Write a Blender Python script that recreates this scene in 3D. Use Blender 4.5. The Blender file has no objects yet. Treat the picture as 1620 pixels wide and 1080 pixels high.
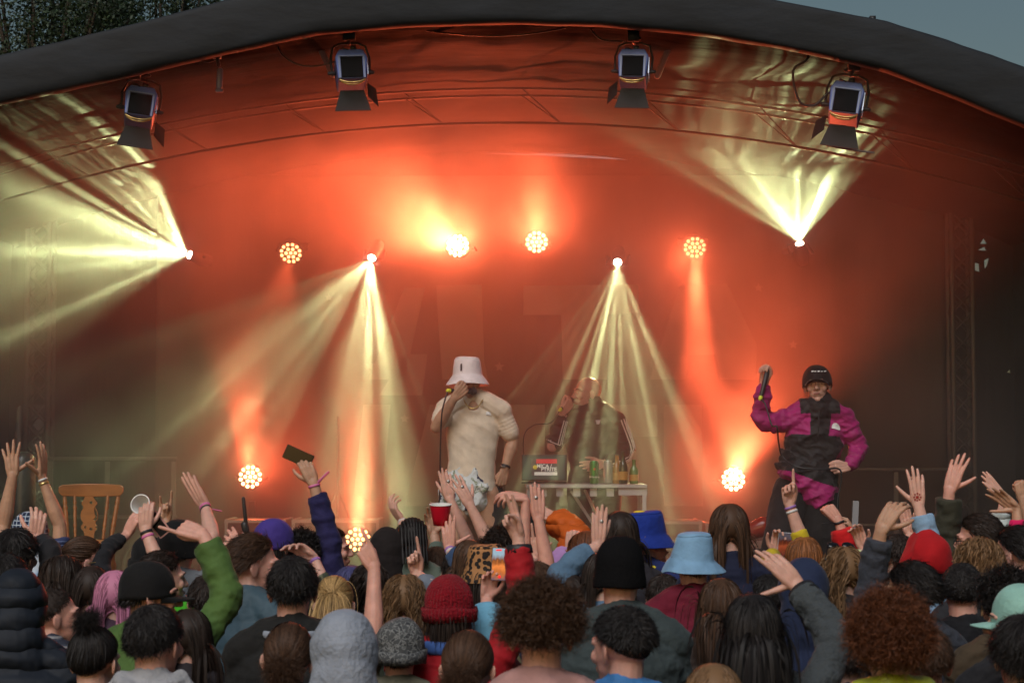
import bpy, bmesh, math, random
import numpy as np
from mathutils import Vector, Matrix, noise as mnoise
random.seed(7); RNG = np.random.default_rng(7)
R = math.radians
SC = bpy.context.scene; COL = SC.collection

# ---------------------------------------------------------------- camera
FPX, CZ, PITCH = 3150.0, 2.06, R(3.27)
cam_d = bpy.data.cameras.new("camera"); cam = bpy.data.objects.new("camera", cam_d); COL.objects.link(cam)
cam.location = (0, 0, CZ); cam.rotation_euler = (R(90) + PITCH, 0, 0)
cam_d.sensor_width = 36; cam_d.lens = 36 * FPX / 1620; cam_d.clip_start = 0.1; cam_d.clip_end = 500
cam_d.dof.use_dof = True; cam_d.dof.focus_distance = 12.3; cam_d.dof.aperture_fstop = 7.0
SC.camera = cam

# ---------------------------------------------------------------- sky, sun, exposure
W = bpy.data.worlds.new("World"); SC.world = W; W.use_nodes = True
wn, wl = W.node_tree.nodes, W.node_tree.links
sky = wn.new('ShaderNodeTexSky'); sky.sky_type = 'NISHITA'; sky.sun_disc = False
sky.sun_elevation = R(7); sky.sun_rotation = R(200); sky.air_density = 1.0; sky.dust_density = 2.5; sky.ozone_density = 1.3
wl.new(sky.outputs[0], wn['Background'].inputs[0]); wn['Background'].inputs[1].default_value = 0.056
sun_d = bpy.data.lights.new("sun", 'SUN'); sun = bpy.data.objects.new("sun", sun_d); COL.objects.link(sun)
sun_d.energy = 2.1; sun_d.angle = R(40); sun_d.color = (1.0, .97, .95); sun.rotation_euler = (R(40), 0, R(-16))
sun.location = (0, -5, 12)
SC.view_settings.view_transform = 'Standard'; SC.view_settings.look = 'None'
SC.view_settings.exposure = 0.0; SC.view_settings.gamma = 1.0
cy = SC.cycles
cy.use_denoising = True; cy.denoiser = 'OPENIMAGEDENOISE'
try: cy.denoising_input_passes = 'RGB_ALBEDO_NORMAL'
except Exception: pass
cy.max_bounces = 5; cy.diffuse_bounces = 2; cy.glossy_bounces = 2; cy.transmission_bounces = 3
cy.volume_bounces = 0; cy.transparent_max_bounces = 6
cy.use_adaptive_sampling = True; cy.adaptive_threshold = .02; cy.volume_step_rate = 1.6
cy.sample_clamp_indirect = 3.0; cy.caustics_reflective = False; cy.caustics_refractive = False
SC.render.use_persistent_data = False

# ---------------------------------------------------------------- helpers
def P(px, py, d):
    """world point seen at pixel (px,py) of the 1620x1080 photo, at distance y=d"""
    x = (px - 810) / FPX; y = (540 - py) / FPX
    dy = math.cos(PITCH) - y * math.sin(PITCH); dz = math.sin(PITCH) + y * math.cos(PITCH)
    s = d / dy
    return np.array([x * s, d, CZ + dz * s])
def V(*a): return np.array(a if len(a) > 1 else a[0], float)
def nrm(v):
    v = np.asarray(v, float); n = np.linalg.norm(v); return v / n if n > 1e-9 else v

def tag(o, label=None, cat=None, group=None, kind=None):
    if label: o['label'] = label
    if cat: o['category'] = cat
    if group: o['group'] = group
    if kind: o['kind'] = kind
    return o
def empty(name, loc=(0, 0, 0)):
    o = bpy.data.objects.new(name, None); COL.objects.link(o); o.location = loc; o.empty_display_size = .1; return o

class MB:
    """gathers shells (verts, faces) into one mesh"""
    def __init__(s): s.v = []; s.f = []; s.m = []; s.n = 0
    def add(s, v, f, mat=0):
        v = np.asarray(v, float).reshape(-1, 3); s.v.append(v)
        s.f += [tuple(int(i) + s.n for i in q) for q in f]; s.m += [mat] * len(f); s.n += len(v); return s
    def box(s, c, size, rot=None, mat=0):
        x, y, z = [q / 2 for q in size]
        v = np.array([[a * x, b * y, e * z] for a in (-1, 1) for b in (-1, 1) for e in (-1, 1)])
        if rot is not None: v = v @ np.array(rot).T
        f = [(0, 1, 3, 2), (4, 6, 7, 5), (0, 4, 5, 1), (2, 3, 7, 6), (0, 2, 6, 4), (1, 5, 7, 3)]
        return s.add(v + np.array(c), f, mat)
    def tube(s, pts, rad, n=10, side=None, mat=0, cap=True):
        v, f = tube(pts, rad, n, side, cap); return s.add(v, f, mat)
    def ell(s, c, r, rot=None, n=16, mat=0):
        v, f = ellipsoid(c, r, rot, n); return s.add(v, f, mat)
    def lathe(s, prof, n=24, mat=0, M=None, close=False):
        v, f = lathe(prof, n)
        if M is not None: v = v @ M[0].T + M[1]
        return s.add(v, f, mat)
    def prism(s, poly, o, ux, uy, depth, mat=0):
        """polygon in the plane (o,ux,uy) extruded along ux x uy"""
        o, ux, uy = V(o), V(ux), V(uy); nz = nrm(np.cross(ux, uy)) * depth; k = len(poly)
        a = [o + ux * p[0] + uy * p[1] for p in poly]; b = [q + nz for q in a]
        f = [tuple(range(k - 1, -1, -1)), tuple(range(k, 2 * k))] + [(i, (i + 1) % k, k + (i + 1) % k, k + i) for i in range(k)]
        return s.add(a + b, f, mat)
    def build(s, name, mats, parent=None, smooth=True, loc=None, bevel=0):
        me = bpy.data.meshes.new(name)
        v = np.concatenate(s.v) if s.v else np.zeros((0, 3))
        if loc is not None: v = v - np.array(loc)
        elif parent is not None: v = v - np.array(world_loc(parent))
        me.from_pydata(v.tolist(), [], s.f)
        if not isinstance(mats, (list, tuple)): mats = [mats]
        for m in mats: me.materials.append(m)
        if len(mats) > 1: me.polygons.foreach_set('material_index', s.m)
        if smooth: me.polygons.foreach_set('use_smooth', [True] * len(me.polygons))
        me.update()
        o = bpy.data.objects.new(name, me); COL.objects.link(o)
        if loc is not None: o.location = loc
        if parent is not None: o.parent = parent
        if bevel:
            b = o.modifiers.new('b', 'BEVEL'); b.width = bevel; b.segments = 2; b.limit_method = 'ANGLE'
        if smooth and bevel == 0: pass
        return o
def world_loc(o):
    l = Vector(o.location)
    while o.parent: o = o.parent; l = l + o.location
    return tuple(l)
def np_mesh(name, v, quads, mats, parent=None, loc=None, midx=None, smooth=True):
    """fast mesh from numpy arrays (all faces have the same corner count)"""
    if loc is not None: v = v - np.array(loc)
    elif parent is not None: v = v - np.array(world_loc(parent))
    me = bpy.data.meshes.new(name); k = quads.shape[1]; nf = len(quads)
    me.vertices.add(len(v)); me.vertices.foreach_set('co', np.ascontiguousarray(v, dtype=np.float32).ravel())
    me.loops.add(nf * k); me.loops.foreach_set('vertex_index', np.ascontiguousarray(quads, dtype=np.int32).ravel())
    me.polygons.add(nf); me.polygons.foreach_set('loop_start', np.arange(0, nf * k, k, dtype=np.int32))
    if not isinstance(mats, (list, tuple)): mats = [mats]
    for m in mats: me.materials.append(m)
    if midx is not None: me.polygons.foreach_set('material_index', np.ascontiguousarray(midx, dtype=np.int32))
    me.update(calc_edges=True)
    if smooth: me.polygons.foreach_set('use_smooth', np.ones(nf, dtype=bool))
    o = bpy.data.objects.new(name, me); COL.objects.link(o)
    if loc is not None: o.location = loc
    if parent is not None: o.parent = parent
    return o

def tube(pts, rad, n=10, side=None, cap=True):
    pts = np.array(pts, float); k = len(pts)
    rad = [(r, r) if np.isscalar(r) else tuple(r) for r in (rad if hasattr(rad, '__len__') else [rad] * k)]
    T = np.zeros_like(pts)
    T[1:-1] = pts[2:] - pts[:-2]; T[0] = pts[1] - pts[0]; T[-1] = pts[-1] - pts[-2]
    T = T / (np.linalg.norm(T, axis=1)[:, None] + 1e-12)
    if side is None:
        a = np.array([1., 0, 0]) if abs(T[0][0]) < .8 else np.array([0, 1., 0])
    else: a = np.array(side, float)
    rings = []; S = nrm(a - T[0] * a.dot(T[0]))
    def ring(c, s, u, rx, ry):
        an = np.arange(n) * 2 * math.pi / n
        return c + np.outer(np.cos(an) * rx, s) + np.outer(np.sin(an) * ry, u)
    for i in range(k):
        if side is None: S = nrm(S - T[i] * S.dot(T[i]))
        else: S = nrm(a - T[i] * a.dot(T[i]))
        U = np.cross(T[i], S); rx, ry = rad[i]
        if i == 0 and cap:
            m = min(rx, ry)
            for h, w in ((.98, .2), (.8, .6), (.45, .88)): rings.append(ring(pts[0] - T[0] * m * h, S, U, rx * w, ry * w))
        rings.append(ring(pts[i], S, U, rx, ry))
        if i == k - 1 and cap:
            m = min(rx, ry)
            for h, w in ((.45, .88), (.8, .6), (.98, .2)): rings.append(ring(pts[i] + T[i] * m * h, S, U, rx * w, ry * w))
    v = np.concatenate(rings); f = []; q = len(rings)
    for i in range(q - 1):
        for j in range(n):
            f.append((i * n + j, i * n + (j + 1) % n, (i + 1) * n + (j + 1) % n, (i + 1) * n + j))
    f.append(tuple(range(n - 1, -1, -1))); f.append(tuple(range((q - 1) * n, q * n)))
    return v, f
def ellipsoid(c, r, rot=None, n=16):
    m = n // 2; v = [[0, 0, 1]]
    for i in range(1, m):
        t = math.pi * i / m
        for j in range(n):
            a = 2 * math.pi * j / n; v.append([math.sin(t) * math.cos(a), math.sin(t) * math.sin(a), math.cos(t)])
    v.append([0, 0, -1]); v = np.array(v) * np.array(r)
    f = [(0, 1 + j, 1 + (j + 1) % n) for j in range(n)]
    for i in range(m - 2):
        for j in range(n):
            a, b = 1 + i * n, 1 + (i + 1) * n
            f.append((a + j, b + j, b + (j + 1) % n, a + (j + 1) % n))
    e = len(v) - 1; b = 1 + (m - 2) * n
    f += [(b + j, e, b + (j + 1) % n) for j in range(n)]
    if rot is not None: v = v @ np.array(rot).T
    return v + np.array(c), f
def lathe(prof, n=24):
    """profile [(r,z)...] about z, open ends unless r=0"""
    v = []; f = []
    for r, z in prof:
        for j in range(n):
            a = 2 * math.pi * j / n; v.append((r * math.cos(a), r * math.sin(a), z))
    for i in range(len(prof) - 1):
        for j in range(n): f.append((i * n + j, i * n + (j + 1) % n, (i + 1) * n + (j + 1) % n, (i + 1) * n + j))
    return np.array(v), f
def rotz(a): c, s = math.cos(a), math.sin(a); return np.array([[c, -s, 0], [s, c, 0], [0, 0, 1.]])
def rotx(a): c, s = math.cos(a), math.sin(a); return np.array([[1., 0, 0], [0, c, -s], [0, s, c]])
def roty(a): c, s = math.cos(a), math.sin(a); return np.array([[c, 0, s], [0, 1., 0], [-s, 0, c]])

# ---------------------------------------------------------------- materials
MATS = {}
def mat(name, col=(.5, .5, .5), rough=.6, metal=0, spec=.5, var=0.0, vscale=6, bump=0, bscale=40, emit=None, estr=0, sheen=0, stretch=None, sub=0, island=0, alpha=None):
    if name in MATS: return MATS[name]
    m = bpy.data.materials.new(name); m.use_nodes = True; nt = m.node_tree; N, L = nt.nodes, nt.links
    b = N['Principled BSDF']; b.inputs['Base Color'].default_value = (*col, 1); b.inputs['Roughness'].default_value = rough
    b.inputs['Metallic'].default_value = metal; b.inputs['Specular IOR Level'].default_value = spec
    if sheen: b.inputs['Sheen Weight'].default_value = sheen; b.inputs['Sheen Roughness'].default_value = .5
    if sub: b.inputs['Subsurface Weight'].default_value = sub; b.inputs['Subsurface Scale'].default_value = .01
    tc = N.new('ShaderNodeTexCoord'); mp = N.new('ShaderNodeMapping'); L.new(tc.outputs['Object'], mp.inputs[0])
    if stretch: mp.inputs['Scale'].default_value = stretch
    if var:
        nz = N.new('ShaderNodeTexNoise'); nz.inputs['Scale'].default_value = vscale; nz.inputs['Detail'].default_value = 5
        L.new(mp.outputs[0], nz.inputs['Vector'])
        rp = N.new('ShaderNodeMapRange'); rp.inputs[1].default_value = .3; rp.inputs[2].default_value = .7
        rp.inputs[3].default_value = 1 - var; rp.inputs[4].default_value = 1 + var
        L.new(nz.outputs[0], rp.inputs[0])
        mx = N.new('ShaderNodeMix'); mx.data_type = 'RGBA'; mx.blend_type = 'MULTIPLY'; mx.inputs[0].default_value = 1
        mx.inputs[6].default_value = (*col, 1); L.new(rp.outputs[0], mx.inputs[7]); L.new(mx.outputs[2], b.inputs['Base Color'])
    if island:
        g = N.new('ShaderNodeNewGeometry'); rp = N.new('ShaderNodeMapRange'); L.new(g.outputs['Random Per Island'], rp.inputs[0])
        rp.inputs[3].default_value = 1 - island; rp.inputs[4].default_value = 1 + island * 1.3
        mx = N.new('ShaderNodeMix'); mx.data_type = 'RGBA'; mx.blend_type = 'MULTIPLY'; mx.inputs[0].default_value = 1
        mx.inputs[6].default_value = (*col, 1); L.new(rp.outputs[0], mx.inputs[7]); L.new(mx.outputs[2], b.inputs['Base Color'])
    if bump:
        nz = N.new('ShaderNodeTexNoise'); nz.inputs['Scale'].default_value = bscale; nz.inputs['Detail'].default_value = 4
        L.new(mp.outputs[0], nz.inputs['Vector']); bp = N.new('ShaderNodeBump'); bp.inputs['Strength'].default_value = min(1, bump)
        bp.inputs['Distance'].default_value = .02; L.new(nz.outputs[0], bp.inputs['Height']); L.new(bp.outputs[0], b.inputs['Normal'])
    if emit: b.inputs['Emission Color'].default_value = (*emit, 1); b.inputs['Emission Strength'].default_value = estr
    MATS[name] = m; return m
def srgb(r, g, b):
    return tuple(((c / 255) / 12.92 if c / 255 < .04045 else ((c / 255 + .055) / 1.055) ** 2.4) for c in (r, g, b))
for n_, c_, r_ in (('eyes', (.03, .02, .018), .2), ('lips', (.3, .11, .09), .7)): mat(n_, c_, r_)
mat('gold_wire', (.7, .5, .2), .3, metal=.8)
BLACK = mat('black_metal', (.02, .02, .022), .45)
CHROME = mat('bare_metal', (.45, .45, .45), .35, metal=.9)
# ================================================================ setting
DECK = 0.95; BACKY = 17.4; WX = 4.15
g = MB(); g.box((0, 20, -.05), (160, 160, .1))
tag(g.build('ground', mat('trodden_grass', (.05, .055, .03), .95, var=.5, vscale=3, bump=.6, bscale=30), smooth=False), kind='structure')

stage = empty('concert_stage', (0, 14.5, 0)); tag(stage, 'arched open air stage with dark curved roof and black walls', 'stage')
M_DECK = mat('deck_ply', (.035, .03, .028), .55, var=.3, bump=.2)
M_WALL = mat('black_drape', (.022, .021, .023), .9, var=.25, vscale=2, bump=.5, bscale=4, stretch=(4, 4, .6))
M_ROOF = mat('dark_pvc', (.009, .009, .010), .7, spec=.01, var=.25, vscale=3, bump=.7, bscale=2.2, stretch=(.6, 2.5, 1))
M_FASC = mat('weathered_fascia', (.006, .009, .014), .75, var=.4, vscale=4, bump=.25, bscale=10, stretch=(.6, 1, 1.6))
g = MB(); g.box((0, (11.7 + BACKY) / 2, DECK - .06), (WX * 2 + .3, BACKY - 11.7 + .1, .12)); g.build('deck', M_DECK, stage, smooth=False)
g = MB(); g.box((0, 11.78, (DECK - .122) / 2), (WX * 2 + .3, .04, DECK - .124)); g.build('skirt', M_WALL, stage, smooth=False)

def arch(x, off=0):             # underside of the roof at lateral x
    Rr = 12.0 + off; return 4.72 - 12.0 + math.sqrt(Rr * Rr - x * x)
# roof skin: wrinkled vault, two skins
nx, ny = 120, 70; v = []; f = []
for side in (0, 1):
    for j in range(ny + 1):
        y = 12.05 + (BACKY + .1 - 12.05) * j / ny
        for i in range(nx + 1):
            x = -4.5 + 9.0 * i / nx
            w = .035 * mnoise.noise(Vector((x * 1.1, y * .9, 3))) + .02 * mnoise.noise(Vector((x * 5 + y * 3, y * 1.4 - x, 9))) + .012 * abs(math.sin(x * 2.2 + y * .7))
            sag = -.03 * math.sin((y - 12) * math.pi / 1.35) ** 2
            v.append((x, y, arch(x) + (.05 if side else 0) + w + sag))
K = (nx + 1) * (ny + 1)
for j in range(ny):
    for i in range(nx):
        a = j * (nx + 1) + i; f.append((a, a + 1, a + nx + 2, a + nx + 1)); f.append((K + a + 1, K + a, K + a + nx + 1, K + a + nx + 2))
MB().add(v, f).build('roof', M_ROOF, stage)
# fascia: padded band along the front of the roof, its edges taken from the photograph
lo = [(-260, 230), (-100, 190), (0, 163), (200, 120), (350, 84), (500, 52), (650, 39), (810, 35), (950, 39), (1100, 52), (1250, 76), (1400, 110), (1500, 148), (1620, 198), (1720, 245), (1880, 320)]
hi = [(-260, 175), (-100, 118), (0, 86), (200, 40), (350, 1), (500, -34), (650, -56), (810, -64), (950, -58), (1100, -34), (1210, -4), (1400, 32), (1500, 62), (1620, 104), (1720, 145), (1880, 215)]
def interp(tab, x): return float(np.interp(x, [p[0] for p in tab], [p[1] for p in tab]))
g = MB(); v = []; f = []; NS = 90; NR = 22
for i in range(NS + 1):
    px = -260 + 2140 * i / NS
    a = P(px, interp(lo, px), 12.0); b = P(px, interp(hi, px), 12.0); c = (a + b) / 2; h = (b[2] - a[2]) / 2
    for j in range(NR):
        t = 2 * math.pi * j / NR; bul = .07 * (1 + .12 * mnoise.noise(Vector((c[0] * 2, j * .4, 0))))
        e = math.sin(t); cc = math.cos(t); v.append((c[0], 12.05 - bul * math.copysign(abs(cc) ** .35, cc), c[2] + h * math.copysign(abs(e) ** .5, e) + .006 * mnoise.noise(Vector((c[0] * 6, j, 5)))))
for i in range(NS):
    for j in range(NR): f.append((i * NR + j, i * NR + (j + 1) % NR, (i + 1) * NR + (j + 1) % NR, (i + 1) * NR + j))
g.add(v, f); g.build('fascia', M_FASC, stage)
g = MB(); q = P(1380, 33, 12.05); g.box(q, (.035, .05, .05)); g.tube([q + V(0, 0, -.08), q], .008); g.build('roof_bracket', BLACK, stage)
# back and side walls, with the small torn gaps that let daylight in
def wall(name, c, size, holes):
    g = MB(); g.box(c, size); o = g.build(name, M_WALL, stage, smooth=False)
    if holes:
        cut = MB()
        for poly, dep, axis in holes:
            if axis == 'y': cut.prism([(p[0], p[1]) for p in poly], (0, dep - .5, 0), (1, 0, 0), (0, 0, 1), -1.0)
            else: cut.prism([(p[0], p[1]) for p in poly], (dep - .5, 0, 0), (0, 1, 0), (0, 0, 1), 1.0)
        k = cut.build('cutter', M_WALL, smooth=False)
        md = o.modifiers.new('cut', 'BOOLEAN'); md.object = k; md.solver = 'EXACT'
        dg = bpy.context.evaluated_depsgraph_get(); me = bpy.data.meshes.new_from_object(o.evaluated_get(dg))
        o.modifiers.clear(); o.data = me; bpy.data.objects.remove(k)
    return o
def hp(pts, d): return [(P(x, y, d)[0], P(x, y, d)[2]) for x, y in pts]
holes = [(hp([(22, 700), (27, 645), (34, 640), (33, 720), (30, 830), (22, 830)], BACKY), BACKY, 'y'),
         (hp([(38, 655), (44, 640), (72, 640), (70, 720), (70, 830), (38, 830)], BACKY), BACKY, 'y'),
         (hp([(1550, 386), (1556, 376), (1562, 386)], BACKY), BACKY, 'y'),
         (hp([(1546, 396), (1558, 390), (1561, 397)], BACKY), BACKY, 'y'),
         (hp([(1538, 414), (1549, 417), (1550, 431), (1539, 427)], BACKY), BACKY, 'y'),
         (hp([(1556, 412), (1565, 408), (1562, 420), (1557, 427)], BACKY), BACKY, 'y'),
         (hp([(1592, 589), (1598, 583), (1599, 590)], BACKY), BACKY, 'y'),
         (hp([(38, 400), (47, 397), (48, 411), (41, 414)], BACKY), BACKY, 'y'),
         (hp([(21, 386), (30, 383), (31, 392), (22, 393)], BACKY), BACKY, 'y'),
         (hp([(735, 241), (800, 243), (850, 241), (900, 244), (960, 248), (1004, 254), (960, 252), (900, 249), (850, 246), (800, 245), (735, 243)], BACKY), BACKY, 'y')]
wall('back_wall', (0, BACKY, 2.7), (2 * 4.6, .04, 5.4), holes)
wall('side_wall', (-WX - .25, 14.75, 2.4), (.04, 5.2, 4.8), None)
wall('side_wall', (WX + .25, 14.75, 2.4), (.04, 5.2, 4.8), None)
# ridge trusses under the roof: chords and lacing, one at mid depth and one at the back
def truss_arch(y, h, nm):
    g = MB(); xs = np.linspace(-4.1, 4.1, 60)
    for dy, dz in ((-.14, -.02), (.14, -.02), (0, -h)):
        g.tube([(x, y + dy, arch(x) - .07 + dz) for x in xs], .010, 6)
    for i in range(0, 59):
        x0, x1 = xs[i], xs[min(i + 2, 59)]; s = -1 if i % 2 else 1
        if i % 6: continue
        g.tube([(x0, y + .14 * s, arch(x0) - .09), (x1, y, arch(x1) - .07 - h)], .005, 5, cap=False)
        g.tube([(x0, y - .14 * s, arch(x0) - .09), (x1, y, arch(x1) - .07 - h)], .005, 5, cap=False)
    return g.build(nm, mat('roof_truss_dark', (.035, .033, .033), .6), stage)
truss_arch(14.0, .24, 'roof_truss'); 
# red lit struts by the middle lamps
for (a, b) in (((494, 50), (526, 118)), ((1068, 52), (1040, 120))):
    MB().tube([P(*a, 12.5), P(*b, 12.75)], .022, 8).build('strut', mat('dull_aluminium', (.16, .16, .165), .5, metal=.6), stage)
# loose cables below the fascia
def cable(pts, d, r=.006, name='hanging_cable', lab=None, parent=None, m=BLACK):
    q = [P(x, y, d) for x, y in pts]; q = np.array(q)
    t = np.linspace(0, len(q) - 1, len(q) * 6); out = []
    for u in t:
        i = min(int(u), len(q) - 2); w = u - i
        p0, p1, p2, p3 = q[max(i - 1, 0)], q[i], q[i + 1], q[min(i + 2, len(q) - 1)]
        out.append(.5 * (2 * p1 + (p2 - p0) * w + (2 * p0 - 5 * p1 + 4 * p2 - p3) * w * w + (3 * p1 - p0 - 3 * p2 + p3) * w ** 3))
    o = MB().tube(out, r, 6).build(name, m, parent)
    if lab: tag(o, lab, 'cable')
    return o
cable([(620, 40), (700, 52), (778, 57), (850, 52), (930, 37)], 12.3, .006, 'hanging_cable', 'thin black cable sagging below the middle of the roof edge')
cable([(930, 40), (950, 62), (985, 66)], 12.3, .006, 'lamp_cable', 'short black cable running to the second stage lamp from the right')
cable([(1280, 80), (1276, 95), (1256, 110), (1257, 140), (1268, 164), (1290, 166), (1310, 148), (1330, 146)], 12.25, .008, 'lamp_cable', 'black cable looping down to the far right stage lamp')
cable([(437, 60), (445, 85), (470, 102), (500, 105), (530, 98)], 12.35, .006, 'lamp_cable', 'black cable looping to the lamp beside the red strut on the left')
cable([(295, 92), (330, 98), (345, 92)], 12.3, .005, 'lamp_cable', 'short black cable beside the small hanging clamp')
# small hanging clamp fixture
r = empty('hanging_clamp', P(345, 100, 12.3)); tag(r, 'small dangling clamp and rod between the two left stage lamps', 'clamp')
g = MB(); g.box(P(343, 84, 12.3), (.05, .05, .07)); g.tube([P(343, 84, 12.3), P(346, 104, 12.3)], .012); g.build('clamp_jaw', BLACK, r)
g = MB(); g.tube([P(348, 112, 12.3), P(347, 138, 12.3)], .02, 8); g.box(P(347, 144, 12.3), (.045, .03, .015)); g.build('rod', mat('blue_grey_paint', (.12, .15, .25), .4), r)
# safety chain under right lamp
cable([(1308, 230), (1340, 236), (1382, 242)], 12.3, .007, 'safety_chain', 'slack steel safety chain under the far right stage lamp', m=mat('dull_aluminium'))

# backdrop banner with faint big block letters and stars
M_BD = mat('backdrop_cloth', (.13, .115, .105), .9, var=.15, vscale=1.5, bump=.3, bscale=3, stretch=(3, 1, .5))
M_BL = mat('backdrop_letter', (.31, .285, .26), .9, var=.12, vscale=3)
bd = empty('backdrop_banner', (0, 17.3, DECK)); tag(bd, 'wide dark cloth backdrop with faint giant letters and stars hung behind the performers', 'banner')
g = MB(); a = P(250, 250, 17.3); b = P(1500, 930, 17.3)
v = []; f = []; n1 = 160
for i in range(n1 + 1):
    x = a[0] + (b[0] - a[0]) * i / n1
    for z in (DECK, 4.5): v.append((x, 17.3 + .012 * math.sin(x * 6) + .008 * math.sin(x * 17 + 1), z))
for i in range(n1): f.append((2 * i, 2 * i + 2, 2 * i + 3, 2 * i + 1))
o = g.add(v, f).build('cloth', M_BD, bd); o.modifiers.new('s', 'SOLIDIFY').thickness = .006
def letter(polys, d=17.265):
    g = MB()
    for p in polys: g.prism(hp(p, d), (0, d, 0), (1, 0, 0), (0, 0, 1), .006)
    return g.build('letter', M_BL, bd, smooth=False)
letter([[(583, 600), (640, 455), (672, 455), (640, 600)], [(600, 625), (668, 625), (676, 560), (640, 560)]])
letter([[(690, 452), (762, 450), (766, 570), (772, 600), (700, 600), (694, 520)]])
letter([[(828, 452), (1010, 450), (1012, 495), (962, 497), (960, 600), (890, 600), (888, 498), (828, 498)]])
letter([[(1028, 600), (1075, 452), (1150, 448), (1197, 545), (1196, 600), (1140, 600), (1132, 560), (1090, 562), (1084, 600)]])
letter([[(640, 800), (680, 640), (765, 640), (765, 690), (722, 692), (700, 800)]])
letter([[(795, 640), (862, 640), (862, 800), (800, 800)]]); letter([[(880, 640), (1040, 640), (1040, 690), (950, 692), (950, 800), (885, 800)]])
letter([[(560, 780), (575, 640), (618, 640), (604, 800)]]); letter([[(1050, 800), (1050, 640), (1110, 640), (1112, 800)]])
def star(cx, cy, r, d, m, parent, name='star', dep=.004):
    pts = [(cx + r * (1 if i % 2 == 0 else .42) * math.sin(i * math.pi / 5), cy - r * (1 if i % 2 == 0 else .42) * math.cos(i * math.pi / 5)) for i in range(10)]
    g = MB(); g.prism(hp(pts, d), (0, d, 0), (1, 0, 0), (0, 0, 1), dep); return g.build(name, m, parent, smooth=False)
for cx, cy, r in ((790, 580, 9), (585, 578, 9), (1200, 455, 8), (1255, 545, 8), (640, 662, 8), (520, 470, 7)): star(cx, cy, r, 17.262, M_BL, bd)

# ---------------------------------------------------------------- truss towers
def tower(x0, x1, y0, d, label, zt=4.4):
    a = P(x0, 700, d)[0]; b = P(x1, 700, d)[0]; w = b - a
    r = empty('truss_tower', (a, d, DECK)); tag(r, label, 'truss', 'truss towers at the back of the stage')
    for i, (x, y) in enumerate(((a, d), (b, d), (a, d + w), (b, d + w))):
        MB().tube([(x, y, DECK), (x, y, zt)], .022, 10).build('chord', mat('dull_aluminium'), r)
    g = MB(); z = DECK + .1; s = 0
    while z < zt - w:
        for yy in (d, d + w):
            g.tube([(a, yy, z), (b, yy, z + w)], .009, 6, cap=False); g.tube([(b, yy, z), (a, yy, z + w)], .009, 6, cap=False)
        for xx in (a, b): g.tube([(xx, d, z + (w if s else 0)), (xx, d + w, z + (0 if s else w))], .009, 6, cap=False)
        s = 1 - s; z += w
    g.build('lacing', mat('dull_aluminium'), r)
tower(40, 74, 430, 16.85, 'aluminium lattice truss tower against the gap in the left wall')
tower(1510, 1542, 430, 16.85, 'dim aluminium truss tower on the dark right side of stage')
# guard rails at the back
def rail(x0, x1, yt, ym, d, posts, label):
    r = empty('guard_rail', P((x0 + x1) / 2, yt, d) * V(1, 1, 0) + V(0, 0, DECK)); tag(r, label, 'railing', 'guard rails at the back of the stage')
    mt = mat('rail_steel', (.3, .28, .27), .5, metal=.4)
    MB().tube([P(x0, yt, d), P(x1, yt, d)], .014, 8).build('top_rail', mt, r)
    MB().tube([P(x0, ym, d), P(x1, ym, d)], .014, 8).build('middle_rail', mt, r)
    for px in posts:
        q = P(px, yt, d); MB().box((q[0], d, (q[2] + DECK) / 2 - .01), (.035, .03, q[2] - DECK - .03)).build('post', mt, r, smooth=False)
rail(72, 278, 725, 817, 16.6, (80, 170, 275), 'pale steel guard rail behind the wooden chair')
rail(1350, 1505, 742, 830, 16.6, (1417, 1500), 'dim steel guard rail behind the performer in magenta')

# ---------------------------------------------------------------- flight cases
M_CASE = mat('case_panel', (.05, .04, .038), .5, var=.2); M_EDGE = mat('case_edge', (.42, .4, .38), .4, metal=.5)
def flight_case(x0, x1, yt, d, label):
    a = P(x0, yt, d); b = P(x1, yt, d); z = a[2]; h = z - DECK - .07; dep = .5; cx = (a[0] + b[0]) / 2; w = b[0] - a[0]
    r = empty('flight_case', (cx, d, DECK)); tag(r, label, 'case', 'flight cases on the stage')
    MB().box((cx, d + dep / 2, DECK + .07 + h / 2), (w, dep, h)).build('body', M_CASE, r, smooth=False, bevel=.004)
    g = MB(); e = .022
    for zz in (DECK + .07 + e / 2, z - e / 2, z - h * .32):
        g.box((cx, d - .004, zz), (w + .006, e, e))
    for xx in (a[0] + e / 2, b[0] - e / 2): g.box((xx, d - .006, DECK + .07 + h / 2), (e, e, h))
    for xx in (a[0] + e / 2, b[0] - e / 2): g.box((xx, d + dep / 2, z + .002), (e, dep, e * .4))
    g.build('edge_trim', M_EDGE, r, smooth=False)
    for xx in (a[0] + w * .25, b[0] - w * .25): MB().box((xx, d - .012, z - h * .32), (.07, .012, .06)).build('catch', M_EDGE, r, smooth=False, bevel=.003)
    MB().box((cx, d - .01, DECK + .07 + h * .36), (.13, .014, .1)).build('handle', CHROME, r, smooth=False, bevel=.003)
    for xx in (a[0] + .08, b[0] - .08):
        for yy in (d + .08, d + dep - .08): MB().tube([(xx - .015, yy, DECK + .035), (xx + .015, yy, DECK + .035)], .03, 12).build('wheel', BLACK, r)
flight_case(356, 452, 822, 15.2, 'dark flight case with pale metal edging behind the purple cap')
flight_case(462, 600, 822, 15.3, 'wider dark flight case just left of the lowest glowing lamp')
flight_case(1042, 1110, 824, 15.4, 'narrow dark flight case to the right of the DJ table')
flight_case(1116, 1232, 828, 15.6, 'low flight case under the bright lamp beside the magenta jacket')

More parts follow.
